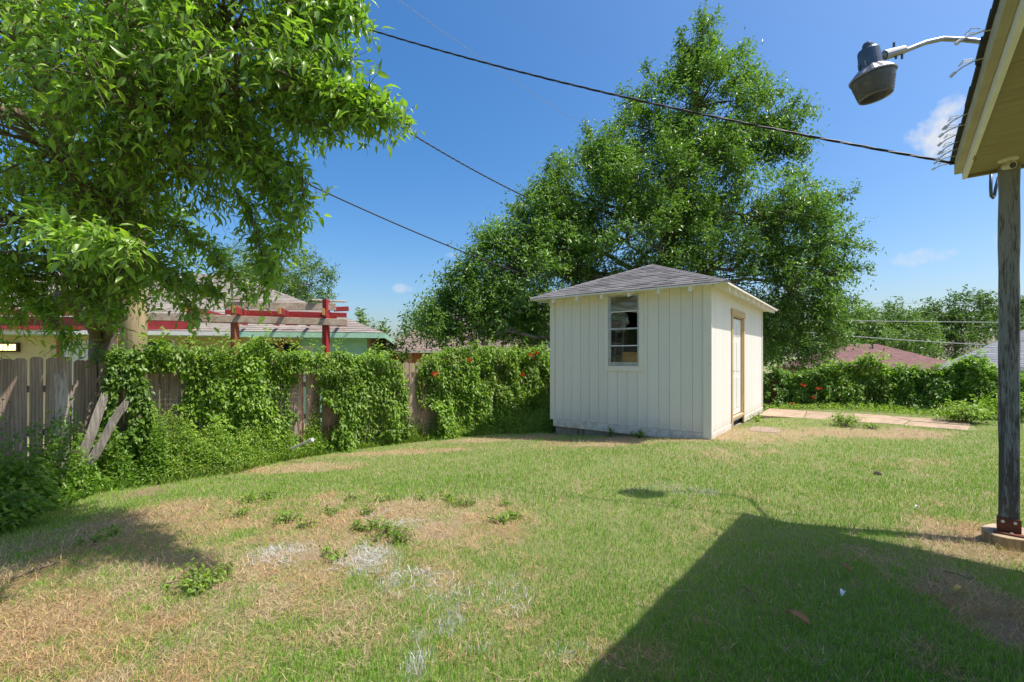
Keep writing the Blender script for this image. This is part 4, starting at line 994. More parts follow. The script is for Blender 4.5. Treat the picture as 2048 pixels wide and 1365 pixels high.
near_extra = boughs([[(500, 130, 3.3), (600, 165, 3.15), (690, 190, 2.95), (750, 210, 2.85), (800, 245, 2.78)], [(640, 185, 3.05), (710, 215, 2.9), (770, 225, 2.82)], [(600, 170, 3.2), (680, 205, 3.0), (730, 245, 2.9)], [(640, 190, 3.1), (720, 185, 2.9), (762, 200, 2.85)], [(520, 60, 3.3), (620, 40, 3.2), (690, 25, 3.1), (725, 55, 3.05)], [(560, 10, 3.3), (650, 0, 3.2), (715, 5, 3.1)], [(560, 90, 3.3), (650, 100, 3.1), (700, 130, 3.05)], [(520, 210, 3.3), (600, 240, 3.2), (680, 265, 3.05)], [(470, 280, 3.4), (550, 310, 3.3), (600, 350, 3.2), (606, 392, 3.2)],
                     [(440, 300, 3.5), (530, 360, 3.4), (560, 440, 3.4), (555, 530, 3.4)], [(500, 330, 3.4), (590, 400, 3.3), (590, 470, 3.3)], [(480, 380, 3.5), (520, 470, 3.5), (540, 560, 3.5), (520, 585, 3.5)], [(340, 450, 3.9), (420, 500, 3.8), (480, 560, 3.8), (500, 600, 3.8)], [(300, 520, 4), (380, 570, 4), (450, 590, 3.9)], [(320, 540, 4.1), (370, 600, 4.1), (390, 640, 4.1)], [(20, 560, 4.4), (100, 630, 4.3), (140, 690, 4.3)], [(150, 570, 4.4), (210, 620, 4.3), (225, 660, 4.3)], [(80, 440, 2.9), (150, 480, 2.6), (230, 490, 2.45), (250, 510, 2.4)]])
make_tree('ash_tree', 'large overhanging tree with hanging leaves filling the upper left', (-6.35, 7.15, gzf(-6.35, 7.15)), [(-6.35, 7.15, -.7), (-6.4, 7.1, .9), (-6.3, 7.0, 1.7), (-6.1, 6.8, 2.5), (-5.8, 6.2, 3.3), (-5.2, 5.2, 4.1), (-4.6, 4.2, 4.6)], near_lobes, 850, 6, 10, .080, 'leaf_near', 'bark', .20, 302, ratio=.35, fine=True, twig_len=(.18, .36), droop=.20, up=.04, shell=.35, clump_r=.16, branch_vis=.9, hole_scale=1.9, hole_cut=-.34, extra=near_extra, ex_len=(.08, .2), ex_tw=4)

# background trees
make_tree('background_tree', 'rounded tree behind the brown roof of the mint trimmed house', (-13.6, 26.5, -1), [(-13.6, 26.5, -1.2), (-13.6, 26.5, 1.5), (-13.5, 26.5, 3), (-13.5, 26.5, 5)], [lobe(560, 540, 70, 50, 26, 2.0), lobe(620, 570, 45, 45, 25, 1.2), lobe(490, 540, 50, 40, 27, 1.1), lobe(545, 600, 110, 45, 25, 2)], 260, 6, 12, .17, 'leaf_far', 'bark', .25, 311, reject=None, twig_len=(.4, .9), branch_vis=.4)
def spire_shrub(px, py, Y, label, n, seed):
    r = np.random.default_rng(seed); global rng
    rng = r; b = P(px, 720, Y); root = empty('crape_myrtle', (b.x, b.y, gzf(b.x, b.y)), 0, label, 'shrub')
    C, D, L = [], [], []
    stems = MB()
    for i in range(n):
        dx = (i / (n - 1) - .5) * 2; top = P(px + dx * 58, py + abs(dx) * 34 + r.uniform(-18, 25), Y) - root.location
        D.append(np.array([dx * .25, r.normal(0, .1), 1.0])); h = top.z; C.append(np.array([top.x * .8, r.normal(0, .5), max(.2, h - 2.4)])); L.append(min(2.4, h))
        stems.tube([(0, 0, -.1), tuple(C[-1]), tuple(C[-1] + D[-1] * L[-1] * .8)], [.03, .015, .005], 4)
    sp = sprays(np.array(C), np.array(D), np.array(L), 240, .17, droop=.05, jitter=.07, ratio=.4, up=.5)
    link('crown', leaf_mesh('crown', *sp, fold=.4), 'leaf_far', root); stems.build('stems', 'twig', root)
spire_shrub(738, 622, 16.5, 'spiky upright shrub between mint house and brick house', 19, 77)
for i, (bx, label, lobes, mat, Y) in enumerate([
    (1760, 'dense green tree behind the left end of the red roof', [lobe(1760, 655, 60, 40, 55, 2), lobe(1720, 670, 40, 40, 52, 1.2), lobe(1815, 665, 45, 34, 54, 1.4), lobe(1770, 690, 110, 26, 50, 1.5)], 'leaf_far', 54),
    (1910, 'tall dark tree behind the gap between red and grey roofs', [lobe(1925, 625, 70, 30, 60, 2), lobe(1880, 650, 50, 40, 60, 1.6), lobe(1960, 660, 80, 40, 58, 2), lobe(1900, 690, 80, 26, 56, 1.2)], 'leaf_far_dark', 60),
    (860, 'far tree showing between the brick house and the shade tree', [lobe(900, 660, 90, 40, 46, 2), lobe(1000, 660, 110, 50, 48, 2), lobe(1090, 670, 90, 50, 46, 2)], 'leaf_far_dark', 46),
    (1560, 'far tree behind the shed right corner below the shade tree', [lobe(1530, 660, 90, 50, 50, 2), lobe(1640, 665, 90, 46, 50, 2), lobe(1600, 695, 130, 30, 48, 1.5)], 'leaf_far_dark', 50),
    (2040, 'dark tree at the right picture edge beyond the grey roof', [lobe(2030, 640, 60, 34, 62, 2), lobe(2090, 650, 70, 50, 62, 2)], 'leaf_far_dark', 62)]):
    b = P(bx, 712, Y); gzz = gzf(b.x, b.y)
    make_tree('background_tree', label, (b.x, b.y, gzz), [(b.x, b.y, gzz - .3), (b.x, b.y, gzz + 2), (b.x + .2, b.y, gzz + 4)], lobes, 230, 6, 11, .42, mat, 'bark', .3, 320 + i, twig_len=(.7, 1.6), clump_r=.7, branch_vis=.4, group='trees beyond the back fence')

# ------------------------------------------------------------------ neighbouring houses
def hip_house(name, label, corner, xdir, w, d, eave_z, base_z, pitch, ov, roof_mat, wall_mat, fascia_mat, expo=.16):
    """corner = right front eave corner; xdir points left along the front eave; house lies behind"""
    xdir = Vector(xdir).normalized(); ydir = Vector((xdir.y, -xdir.x, 0)) if Vector((xdir.y, -xdir.x, 0)).y > 0 else Vector((-xdir.y, xdir.x, 0))
    c = Vector((corner[0], corner[1], 0)); root = empty(name, (corner[0], corner[1], base_z), 0, label, 'house')
    def L(a, b, z): p = xdir * a + ydir * b; return Vector((p.x, p.y, z - base_z))
    h = min(w, d) / 2
    if w >= d: e, f = L(h, h, eave_z + pitch * h), L(w - h, h, eave_z + pitch * h)
    else: e, f = L(h, h, eave_z + pitch * h), L(h, d - h, eave_z + pitch * h)
    A, B, C, D = L(0, 0, eave_z), L(w, 0, eave_z), L(w, d, eave_z), L(0, d, eave_z)
    mb = MB()
    faces = [(A, B, e, f), (B, C, f, f), (C, D, f, e), (D, A, e, e)] if w >= d else [(A, B, e, e), (B, C, e, f), (C, D, f, f), (D, A, f, e)]
    for i, q in enumerate(faces):
        for lo, tp in course_face(*q, expo, .9 if i in (0, 3) else None, i, .014, .004): quad_to(mb, lo, tp)
    under = MB()
    for q in faces:
        vs = [Vector(p) for p in q]; vs = vs[:3] if (vs[2] - vs[3]).length < 1e-6 else [vs[0], vs[1], vs[3], vs[2]]
        under.add(vs, [tuple(range(len(vs)))])
    rf = under.build('roof', roof_mat, root); tag(mb.build('shingle_courses', roof_mat, rf), kind='stuff')
    def slab(n, m, a0, a1, b0, b1, z0, z1):
        vs = [L(a, b, z) for z in (z0, z1) for b in (b0, b1) for a in (a0, a1)]
        return MB().add(vs, [(0, 2, 3, 1), (4, 5, 7, 6), (0, 1, 5, 4), (2, 6, 7, 3), (0, 4, 6, 2), (1, 3, 7, 5)]).build(n, m, root)
    slab('wall', wall_mat, ov, w - ov, ov, d - ov, base_z, eave_z - .02)
    return root, L, slab
# cream and mint house on the left
n1, L1, s1 = hip_house('neighbour_house', 'cream house with mint trim and brown hip roof behind the pergola', (-3.77, 13.4), (-.976, -.216, 0), 17, 12, 2.12, -.8, .42, .55, 'shingle_brown', 'cream', 'mint')
s1('fascia', 'mint', -.01, 3.9, -.03, .0, 1.97, 2.115)
s1('fascia', 'mint', -.03, .0, .02, 11.9, 1.97, 2.115)
s1('gutter', 'gutter_white', 3.92, 17, -.10, .0, 2.0, 2.11)
s1('soffit', 'mint', .0, 16.9, .002, .548, 1.985, 2.0)
s1('corner_wall', 'mint', .53, 2.4, .52, .548, -.8, 1.98)
for k in range(7): s1('siding_lap', 'mint', .54, 2.38, .508, .519, .0 + k * .27, .262 + k * .27)
sh = s1('shutter', 'gutter_white', 2.05, 2.38, .480, .506, .6, 1.75)
for k in range(12): s1('louver', 'gutter_white', 2.08, 2.35, .470, .479, .66 + k * .09, .72 + k * .09)
s1('window', 'window_dark', 2.5, 3.5, .53, .549, .6, 1.8)
s1('window', 'window_dark', 5.75, 6.45, .53, .549, .6, 1.85)
s1('window_trim', 'gutter_white', 5.65, 5.748, .525, .549, .5, 1.9)
s1('window_trim', 'gutter_white', 6.452, 6.55, .525, .549, .5, 1.9)
s1('door_frame', 'red_brown', 8.31, 8.43, .515, .549, -.7, 1.9)
s1('door', 'gutter_white', 7.6, 8.305, .525, .549, -.7, 1.85)
for k in range(8): s1('siding_lap', 'cream', 8.44, 16.4, .535, .548, .2 + k * .22, .412 + k * .22)
wlp = n1.matrix_basis @ L1(9.53, .532, 1.67); wl_ = empty('wall_light', wlp, math.atan2(.216, .976), 'lit yellow wall lantern on the cream house at the left edge', 'lamp')
MB().box(-.30, .30, -.09, .0, -.12, .12).build('housing', 'dark_bit', wl_)
for k in range(6): MB().box(-.262 + k * .089, -.186 + k * .089, -.10, -.091, -.08, .08).build('lit_pane', 'lit_panel', wl_)
# brick house in the middle
n2, L2, s2 = hip_house('brick_house', 'brick house with mottled brown shingle roof and grey chimney', (1.2, 22.6), (-.998, .05, 0), 8.0, 6, 1.70, -1.5, .80, .4, 'shingle_brown2', 'brick_wall', 'gutter_white')
s2('gutter', 'gutter_white', .0, 8.0, -.10, .0, 1.60, 1.71)
cp = P(904, 600, 25.5)
ch = MB().box(-.34, .34, -.3, .3, -.6, 4.4).build('chimney', 'chimney', n2, loc=Vector((cp.x, cp.y + .6, .6)) - n2.location)
MB().box(-.42, .42, -.38, .38, 4.4, 4.5).build('chimney_cap', 'pipe_grey', ch); MB().lathe([(.14, 4.5), (.14, 4.8), (.2, 4.82), (.2, 4.86), (0, 4.95)], 10).build('flue', 'pipe_grey', ch)
# red roof house and grey roof house on the right
def P0(px, Y): return ((px - CX) / FPX * Y, Y)
c3 = P0(1960, 33); n3, L3, s3 = hip_house('red_roof_house', 'low house with a dull red shingle roof beyond the hedge', c3, (-.98, .15, 0), 10.5, 8.5, .42, -2.4, .47, .5, 'shingle_red', 'brick_wall', 'gutter_white')
s3('fascia', 'red_brown', 0, 10.5, -.03, 0, .25, .41)
vp = n3.matrix_basis @ L3(5.1, 3.4, .42 + .47 * 3.4); MB().tube([(0, 0, -.2), (0, 0, .42)], .06, 8).build('roof_vent', 'vent', n3, loc=vp - n3.location)
c4 = P0(2170, 21.5); n4, L4, s4 = hip_house('grey_roof_house', 'pale house with a grey shingle hip roof at the right edge', (30.6, 12.2), (-.71, .70, 0), 14, 11, .93, -1.9, .60, .5, 'shingle_grey_far', 'mint', 'gutter_white')
s4('fascia', 'gutter_white', -.01, 14.01, -.03, 0, .78, .925)
s4('fascia', 'gutter_white', 14.0, 14.03, .0, 11, .78, .925)
vp = n4.matrix_basis @ L4(9.5, 2.4, .93 + .60 * 2.4); MB().tube([(0, 0, -.2), (0, 0, .35)], .05, 8).build('roof_vent', 'vent', n4, loc=vp - n4.location)

# ------------------------------------------------------------------ pergola
perg = empty('pergola', P(652, 712, 9.8) - Vector((0, 0, 1.95)), 0, 'red painted pergola with weathered grey top beams', 'pergola')
pb = perg.location.copy()
def beam(n, m, a, b, w, h):
    a, b = Vector(a) - pb, Vector(b) - pb; d = (b - a).normalized(); s = d.cross(Vector((0, 0, 1)) if abs(d.z) < .9 else Vector((.3, 1, 0))).normalized() * (w / 2); u = s.cross(d).normalized() * (h / 2)
    vs = [p + i * s + j * u for p in (a, b) for j in (-1, 1) for i in (-1, 1)]
    return MB().add(vs, [(0, 2, 3, 1), (4, 5, 7, 6), (0, 1, 5, 4), (2, 6, 7, 3), (0, 4, 6, 2), (1, 3, 7, 5)]).build(n, m, perg, bevel=.004)
A1, B1 = P(652, 640, 9.8), P(470, 640, 9.3)
A2, B2 = P(560, 640, 13.0), P(380, 650, 12.4)
def vpost(p, ztop, m='red_paint'): beam('post', m, (p.x, p.y, gzf(p.x, p.y) - .1), (p.x, p.y, ztop), .115, .115)
vpost(A1, P(0, 600, 9.8).z); vpost(B1, P(0, 612, 9.3).z, 'red_brown'); vpost(A2, 2.2); vpost(B2, P(0, 648, 12.4).z)
dirx = (A1 - B1).normalized(); dirx.z = 0; perp = Vector((-dirx.y, dirx.x, 0))
LB = B1 - dirx * 1.5
def hz(p, z): return Vector((p.x, p.y, z))
for off, m in ((-.085, 'beam_old'), (.085, 'red_paint')):
    beam('beam', m, hz(LB + perp * off, P(0, 637, 9.2).z), hz(A1 + dirx * .42 + perp * off, P(0, 645, 9.8).z), .045, .14)
beam('top_beam', 'beam_old', hz(B1 - dirx * .2, P(0, 610, 9.2).z), hz(A1 + dirx * .2, P(0, 614, 9.8).z), .05, .15)
beam('beam_end', 'red_paint', hz(A1 + dirx * .15 + perp * .06, P(0, 618, 9.8).z), hz(A1 + dirx * .46 + perp * .06, P(0, 616, 9.8).z), .05, .10)
zt = P(0, 627, 9.6).z
for i in range(4):
    p = LB.lerp(A1, .25 + i * .25) if i < 3 else A1
    beam('rafter', 'red_paint', hz(p - perp * .5, zt), hz(p + perp * 3.8, zt + .02), .045, .14)
    beam('rafter_end', 'beam_end', hz(p - perp * .58, zt), hz(p - perp * .501, zt), .046, .141)
zl = P(0, 604, 9.8).z + .02
for k in range(7):
    q0 = LB.lerp(A1, .38 + .03 * k) + perp * (.35 + k * .55); q1 = A1 + dirx * .4 + perp * (.35 + k * .55)
    beam('lath', 'red_paint', hz(q0, zt + .02), hz(q1 - dirx * .25 * k, zt + .02), .045, .10)
beam('far_beam', 'red_paint', hz(B2 - dirx * 5.5, P(0, 655, 12.4).z), hz(B2 + dirx * .1, P(0, 650, 12.4).z), .06, .28)
beam('top_board', 'beam_old', hz(A1 - dirx * .3 - perp * .1, zl), hz(A1 + dirx * .36 + perp * .5, zl + .05), .12, .03)
beam('top_board', 'beam_old', hz(B1 - dirx * .1, zl - .02), hz(B1 + dirx * .2, zl + .0), .12, .05)
# red canopy beam of the carport further left
car = empty('patio_cover', P(120, 712, 9.0) - Vector((0, 0, 2)), 0, 'red brown patio cover beam above the fence at the far left', 'patio cover')
def cbeam(n, m, a, b, w, h):
    o = beam(n, m, a, b, w, h); o.parent = car; o.location = pb - car.location; return o
cbeam('beam', 'red_shaded', P(-160, 641, 8.6), P(190, 644, 9.0), .06, .17)
cbeam('top_beam', 'red_brown', P(-160, 622, 8.6), P(200, 626, 9.0), .06, .13)
for px in (-120, 225):
    p = P(px, 650, 8.9 if px < 0 else 9.05); cbeam('post', 'red_brown', (p.x, p.y, gzf(p.x, p.y) - .1), (p.x, p.y, P(0, 616, 9).z), .13, .13)

# ------------------------------------------------------------------ utility pole and wires
PB = P(268, 712, 7.75); pz = gzf(PB.x, PB.y)
pole = empty('utility_pole', (PB.x, PB.y, pz), 0, 'tan round wooden utility pole rising behind the fence', 'pole')
MB().tube([(0, 0, -.3), (0, 0, 3), (0, 0, 7), (0, 0, 11.3)], [.19, .18, .16, .14], 16).build('shaft', 'pole_wood', pole, smooth=True)
MB().box(-.9, .9, -.05, .05, 10.2, 10.32).build('cross_arm', 'old_wood', pole)
for x in (-.8, 0, .8): MB().lathe([(.04, 10.32), (.05, 10.36), (.03, 10.42), (.045, 10.46), (0, 10.5)], 8, Matrix.Translation((x, 0, 0))).build('insulator', 'pipe_grey', pole)
def wire(name, label, a, b, sag, r, mat='black_rubber', twist=False, grp='overhead service wires'):
    a, b = Vector(a), Vector(b); k = 48; mb = MB()
    base = a.lerp(b, .5)
    pts = [a.lerp(b, i / k) - Vector((0, 0, 4 * sag * (i / k) * (1 - i / k))) for i in range(k + 1)]
    if not twist: mb.tube([p - base for p in pts], r, 5)
    else:
        L = (b - a).length; kk = int(L * 14); d = (b - a).normalized(); s = d.cross(Vector((0, 0, 1))).normalized(); u = s.cross(d)
        for ph in (0, 2.1, 4.2):
            q = []
            for i in range(kk + 1):
                t = i / kk; p = a.lerp(b, t) - Vector((0, 0, 4 * sag * t * (1 - t))); an = ph + t * L / .55 * 6.28
                q.append(p + (s * math.cos(an) + u * math.sin(an)) * r * 1.05 - base)
            mb.tube(q, r, 4)
    o = mb.build(name, mat, None, smooth=True, loc=base); return tag(o, label, 'cable', grp)
house_pt = P(1916, 328, 3.72)
Yp = PB.y
wire('service_cable', 'twisted black cable running from the pole to the house corner', Vector((PB.x, Yp, EYE + (HY + 118) / FPX * Yp)), house_pt, .33, .006, twist=True)
def through(p_px, Yt, far_scale, start):
    t = P(*p_px, Yt); d = t - start; return start + d * far_scale
s_ = Vector((PB.x, Yp, EYE + (HY + 118) / FPX * Yp - .05)); wire('service_cable', 'black cable passing the left tree tip into the middle of the shade tree', s_, through((1090, 392), 16.3, 1.25, s_), .55, .011, twist=True)
s_ = Vector((PB.x, Yp, EYE + (HY - 198) / FPX * Yp)); wire('phone_cable', 'lowest black cable sloping toward the tree left of the shed roof', s_, through((1110, 562), 15.0, 1.15, s_), .30, .017)
s_ = Vector((PB.x, Yp, EYE + (HY + 400) / FPX * Yp)); wire('power_line', 'thin high wire running down from the top edge into the tree', s_, through((1195, 258), 17, 1.2, s_), .35, .006, 'wire_grey')
wire('power_line', 'pale horizontal wire in front of the far right trees', P(1560, 640, 30), P(2300, 646, 30), .05, .022, 'wire_grey')
wire('power_line', 'pale sloping wire ending at the grey roof', P(1600, 664, 24), P(1970, 690, 22), .05, .020, 'wire_grey')
wire('power_line', 'faint upper wire sagging behind the far right trees', P(1640, 606, 60), P(2300, 606, 60), .1, .02, 'wire_grey')

# ------------------------------------------------------------------ old leaning posts and pipe by the left fence
def old_post(label, a, b, w, seed):
    a, b = Vector(a), Vector(b); rr = random.Random(seed); n = 9; k = 7; d = (b - a); L = d.length; d.normalize()
    s = d.cross(Vector((0, 1, 0))).normalized(); u = s.cross(d); mb = MB(); vs = []
    prof = [rr.uniform(.75, 1.15) * (1 if j % 2 else .86) for j in range(n)]
    for i in range(k):
        t = i / (k - 1)
        for j in range(n):
            an = 2 * math.pi * j / n; rad = w * .5 * prof[j] * (1.1 - .22 * t) * rr.uniform(.93, 1.07)
            h = t * L + (rr.uniform(-.12, .06) if i == k - 1 else 0)
            vs.append(d * h + s * math.cos(an) * rad + u * math.sin(an) * rad * .75 + s * .02 * math.sin(t * 5 + seed))
    fs = [(i * n + j, i * n + (j + 1) % n, (i + 1) * n + (j + 1) % n, (i + 1) * n + j) for i in range(k - 1) for j in range(n)]
    top = len(vs); vs.append(d * (L - .1)); fs += [((k - 1) * n + j, (k - 1) * n + (j + 1) % n, top) for j in range(n)] + [tuple(range(n))[::-1]]
    o = mb.add(vs, fs).build('old_post', 'old_wood', None, loc=a); return tag(o, label, 'post', 'old leaning posts by the left fence')
old_post('thick split grey post standing upright with a jagged top', P(128, 960, 6.0), P(119, 742, 6.05), .20, 1)
old_post('narrow dark grey post leaning behind the thick split post', P(100, 1000, 5.9), P(113, 835, 5.95), .11, 2)
old_post('grey post leaning right, the left of the slanted pair', P(150, 935, 6.0), P(212, 792, 6.15), .15, 3)
old_post('grey post leaning right, the right of the slanted pair', P(175, 930, 5.95), P(255, 806, 6.1), .14, 4)
a, b = P(582, 898, 7.7), P(622, 881, 7.5)
pp = MB(); pp.tube([(0, 0, 0), tuple(b - a)], .022, 10); pp.tube([tuple((b - a) * .93), tuple((b - a) * 1.08)], .034, 10)
tag(pp.build('metal_pipe', 'pipe_grey', None, smooth=False, loc=a), 'short grey metal pipe with a fitting sticking out of the weeds', 'pipe')

# ------------------------------------------------------------------ house eave on the right
HV = Vector((.65, .76, 0)).normalized(); HU = Vector((HV.y, -HV.x, 0)); HC = Vector((3.67, 3.706, 0)); HZ = 2.897
house = empty('house_porch', (HC.x, HC.y, 0), math.atan2(HU.y, HU.x), 'house porch roof corner with cream soffit and dark shingle edge', 'house')
XR, YB = 3.4, -5.2
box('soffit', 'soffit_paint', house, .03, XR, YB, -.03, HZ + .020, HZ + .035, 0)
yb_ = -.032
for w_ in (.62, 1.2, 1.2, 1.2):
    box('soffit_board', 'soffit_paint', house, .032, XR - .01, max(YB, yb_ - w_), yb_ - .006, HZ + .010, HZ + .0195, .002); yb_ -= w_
box('fascia', 'fascia_white', house, 0, .028, YB, 0, HZ - .012, HZ + .10, .003)
box('fascia', 'fascia_paint', house, -.045, -.001, YB, -.002, HZ + .045, HZ + .15, .003)
box('fascia', 'soffit_paint', house, .03, XR, -.028, 0, HZ - .010, HZ + .10, .003)
box('fascia', 'fascia_paint', house, -.045, XR, .001, .022, HZ + .045, HZ + .15, .003)
rfz = HZ + .152
deckm = MB().add([(-.045, .05, rfz), (XR, .05, rfz), (XR, YB, rfz), (-.045, YB, rfz), (XR / 2, -1.6, rfz + .6), (XR / 2, YB + 1.6, rfz + .6)],
                 [(0, 1, 4), (0, 4, 5, 3), (1, 2, 5, 4), (3, 5, 2), (0, 3, 2, 1)]).build('roof', 'shingle_edge', house)
edge = MB(); rr = random.Random(5); y = .06
while y > YB:
    w = rr.uniform(.22, .34); z = rr.uniform(-.006, .006); dx = rr.uniform(0, .012)
    edge.box(-.062 - dx, .2, y - w, y - .004, rfz - .012 + z, rfz + .012 + z); y -= w
tag(edge.build('shingle_edge', 'shingle_edge', deckm), kind='stuff')
# porch post with bracket and log footing
pp_ = P(2018, 1075, 3.5); post = empty('porch_post', (pp_.x, pp_.y, gzf(pp_.x, pp_.y)), math.atan2(HU.y, HU.x) - R(5), 'weathered square porch post with flaking grey paint', 'post')
g0 = post.location.z
sh_ = MB(); k = 14; hw = .0565
rrp = random.Random(9)
for i in range(1): pass
secs = []
for i in range(k + 1):
    z = .10 + (HZ + .01 - g0 - .10) * i / k; s = hw * rrp.uniform(.97, 1.03); secs.append([(sx * s + rrp.uniform(-.002, .002), sy * s, z) for sx, sy in ((-1, -1), (1, -1), (1, 1), (-1, 1))])
vs = [p for s in secs for p in s]; fs = [(i * 4 + j, i * 4 + (j + 1) % 4, (i + 1) * 4 + (j + 1) % 4, (i + 1) * 4 + j) for i in range(k) for j in range(4)] + [(3, 2, 1, 0), (k * 4, k * 4 + 1, k * 4 + 2, k * 4 + 3)]
sh_.add(vs, fs).build('shaft', 'post_paint', post, bevel=.008)
bk = MB(); bk.box(-.062, .062, -.065, -.058, .10, .205); bk.box(-.085, .085, -.115, -.0655, .094, .101)
bko = bk.build('bracket', 'rust', post, bevel=.002)
MB().box(-.065, -.058, -.057, .05, .098, .19).build('bracket', 'rust', post)
for x, z in ((-.034, .178), (.03, .178)):
    MB().lathe([(.011, 0), (.011, .006), (0, .008)], 8, Matrix.Translation((x, -.0655, z)) @ Matrix.Rotation(R(90), 4, 'X')).build('bolt', 'bolt', bko)
MB().lathe([(.012, 0), (.012, .006), (0, .008)], 8, Matrix.Translation((0.01, -.092, .1015))).build('bolt', 'bolt', bko)
lg = empty('log_footing', (pp_.x + .03, pp_.y, g0), .3, 'short sawn timber round under the porch post', 'log')
rrl = random.Random(4); n = 16; ring = [(.21 * rrl.uniform(.9, 1.08) * math.cos(2 * math.pi * i / n), .17 * rrl.uniform(.9, 1.08) * math.sin(2 * math.pi * i / n)) for i in range(n)]
lm = MB().prism(ring, -.05, .088).build('round', 'log_wood', lg, bevel=.004)
lm.data.materials.append(MATS['cut_wood'])
for p in lm.data.polygons:
    if p.normal.z > .9: p.material_index = 1
# things fixed below the soffit
def on_soffit(px, py, z):
    Y = (z - EYE) / (HY - py) * FPX; return Vector(((px - CX) / FPX * Y, Y, z))
sc_ = on_soffit(2016, 318, HZ + .011)
scam = empty('security_camera', sc_, 0, 'small cream bullet security camera under the soffit by the post', 'camera')
MB().lathe([(.0, .0), (.055, .0), (.055, -.012), (.03, -.022), (0, -.024)], 18).build('mount', 'cam_plastic', scam, smooth=False)
MB().tube([(0, 0, -.015), (.0, -.01, -.04)], .012, 8).build('stem', 'cam_plastic', scam)
aim = Vector((-.25, -1, -.25)).normalized(); Mx = aim.to_track_quat('Z', 'Y').to_matrix().to_4x4(); Mx.translation = Vector((.02, .02, -.045))
MB().lathe([(0, -.03), (.024, -.03), (.026, 0), (.026, .05), (.022, .05), (.02, .044), (0, .044)], 18, Mx).build('housing', 'cam_plastic', scam, smooth=False)
MB().lathe([(.0215, .0445), (.0215, .0455), (.012, .0457), (0, .0457)], 18, Mx).build('lens', 'lens_black', scam)
hk = on_soffit(1949, 305, HZ + .011); hk_o = MB().tube([(0, 0, 0), (.002, 0, -.012), (.0, 0, -.038)] + [(.010 * math.sin(t), 0, -.048 + .010 * math.cos(t)) for t in [i * .55 for i in range(12)]], .0022, 6).build('eye_hook', 'rust', None, smooth=True, loc=hk)
tag(hk_o, 'small rusty screw eye hanging from the soffit corner', 'hook')
cA = on_soffit(1998, 345, HZ - .0); cd = MB(); zz = HZ - .012
cd.tube([(-.028, .02, .02), (-.030, .02, -.10), (-.026, .02, -.17), (-.012, .02, -.185), (.0, .02, -.165), (.012, .02, -.10), (.035, .02, -.01)], .011, 8)
tag(cd.build('cable_loop', 'lamp_body', None, smooth=True, loc=(P(1994, 350, 3.75))), 'grey drip loop of cable hanging beside the post top', 'cable')
# clear plastic light clips along the shingle edge
clip = MB(); clip.tube([(.05, 0, -.01), (-.01, 0, -.004), (-.05, 0, -.012), (-.085, 0, -.03)], .0035, 5); clip.tube([(-.02, -.007, .002), (-.045, -.009, .010), (-.06, 0, -.004), (-.045, .009, .006), (-.02, .007, 0)], .0028, 4)
clip.tube([(-.072, 0, -.022), (-.088, 0, -.034)], .007, 6)
cme = bpy.data.meshes.new('light_clip'); cme.from_pydata(clip.v, [], clip.f); cme.materials.append(MATS['plastic_clear'])
clip_lab = ['clear plastic light clip at the far tip of the shingle edge', 'second clear light clip from the tip of the shingle edge', 'third clear light clip from the tip of the shingle edge', 'fourth clear light clip from the tip of the shingle edge', 'fifth clear light clip from the tip of the shingle edge', 'sixth clear light clip from the tip of the shingle edge', 'clear light clip beside the white cloud, last of the close row', 'clear light clip just below the lamp arm', 'topmost clear light clip above the lamp arm']
for lab, s in zip(clip_lab, (-.02, .16, .32, .48, .64, .80, .98, 1.72, 2.0)):
    p = HC - HV * s + HU * (-.06); o = bpy.data.objects.new('light_clip', cme); COL.objects.link(o)
    o.location = (p.x, p.y, rfz + .0); o.rotation_euler = (random.uniform(-.2, .2), random.uniform(-.25, .1), math.atan2(HU.y, HU.x) + random.uniform(-.3, .3)); o.scale = (1.35, 1.35, 1.35); tag(o, lab, 'clip', 'plastic clips along the shingle edge')

# ------------------------------------------------------------------ yard lamp
YL = 4.25; lc = P(1752, 196, YL)
lamp = empty('yard_lamp', lc, 0, 'grey dusk to dawn yard lamp on a curved metal arm', 'lamp'); lamp.rotation_euler = (R(-3), R(-9), R(20)); LS = .82
lb = MB().lathe([(.155, 0), (.160, .004), (.172, .05), (.186, .105), (.205, .165), (.213, .196), (.207, .196), (.180, .105), (.155, .01)], 40)
bowl = lb.build('bowl', 'lamp_bowl', lamp, smooth=True)
for z, r in ((.03, .1685), (.055, .1755), (.08, .182), (.105, .1885), (.13, .1965)): MB().lathe([(r - .003, z - .004), (r + .0025, z), (r - .003, z + .004)], 40).build('bowl_rib', 'lamp_bowl', bowl, smooth=True)
MB().lathe([(.210, .192), (.222, .190), (.222, .206), (.210, .212)], 40).build('rim', 'lamp_metal', lamp, smooth=True)
prof = [(.215, .207), (.170, .245), (.115, .285)]; sk = MB(); n = 48; vs = []
for r, z in prof:
    for j in range(n): rr_ = r * (1 + (.035 if j % 4 < 2 else -.02)); vs.append((rr_ * math.cos(j * 2 * math.pi / n), rr_ * math.sin(j * 2 * math.pi / n), z))
sk.add(vs, [(i * n + j, i * n + (j + 1) % n, (i + 1) * n + (j + 1) % n, (i + 1) * n + j) for i in range(2) for j in range(n)]).build('reflector', 'lamp_metal', lamp)
bd = MB().lathe([(.112, .27), (.110, .34), (.104, .44), (.095, .455), (.06, .46), (0, .461)], 28).build('ballast_housing', 'lamp_body', lamp, smooth=False)
MB().lathe([(.058, .458), (.058, .478), (.052, .48), (.050, .50), (.044, .503), (.04, .515), (0, .52)], 20).build('photocell', 'lamp_body', bd)
MB().lathe([(.0, .06), (.02, .065), (.035, .11), (.03, .17), (.02, .2), (0, .2)], 12).build('bulb', 'raft_white', lamp, smooth=True)
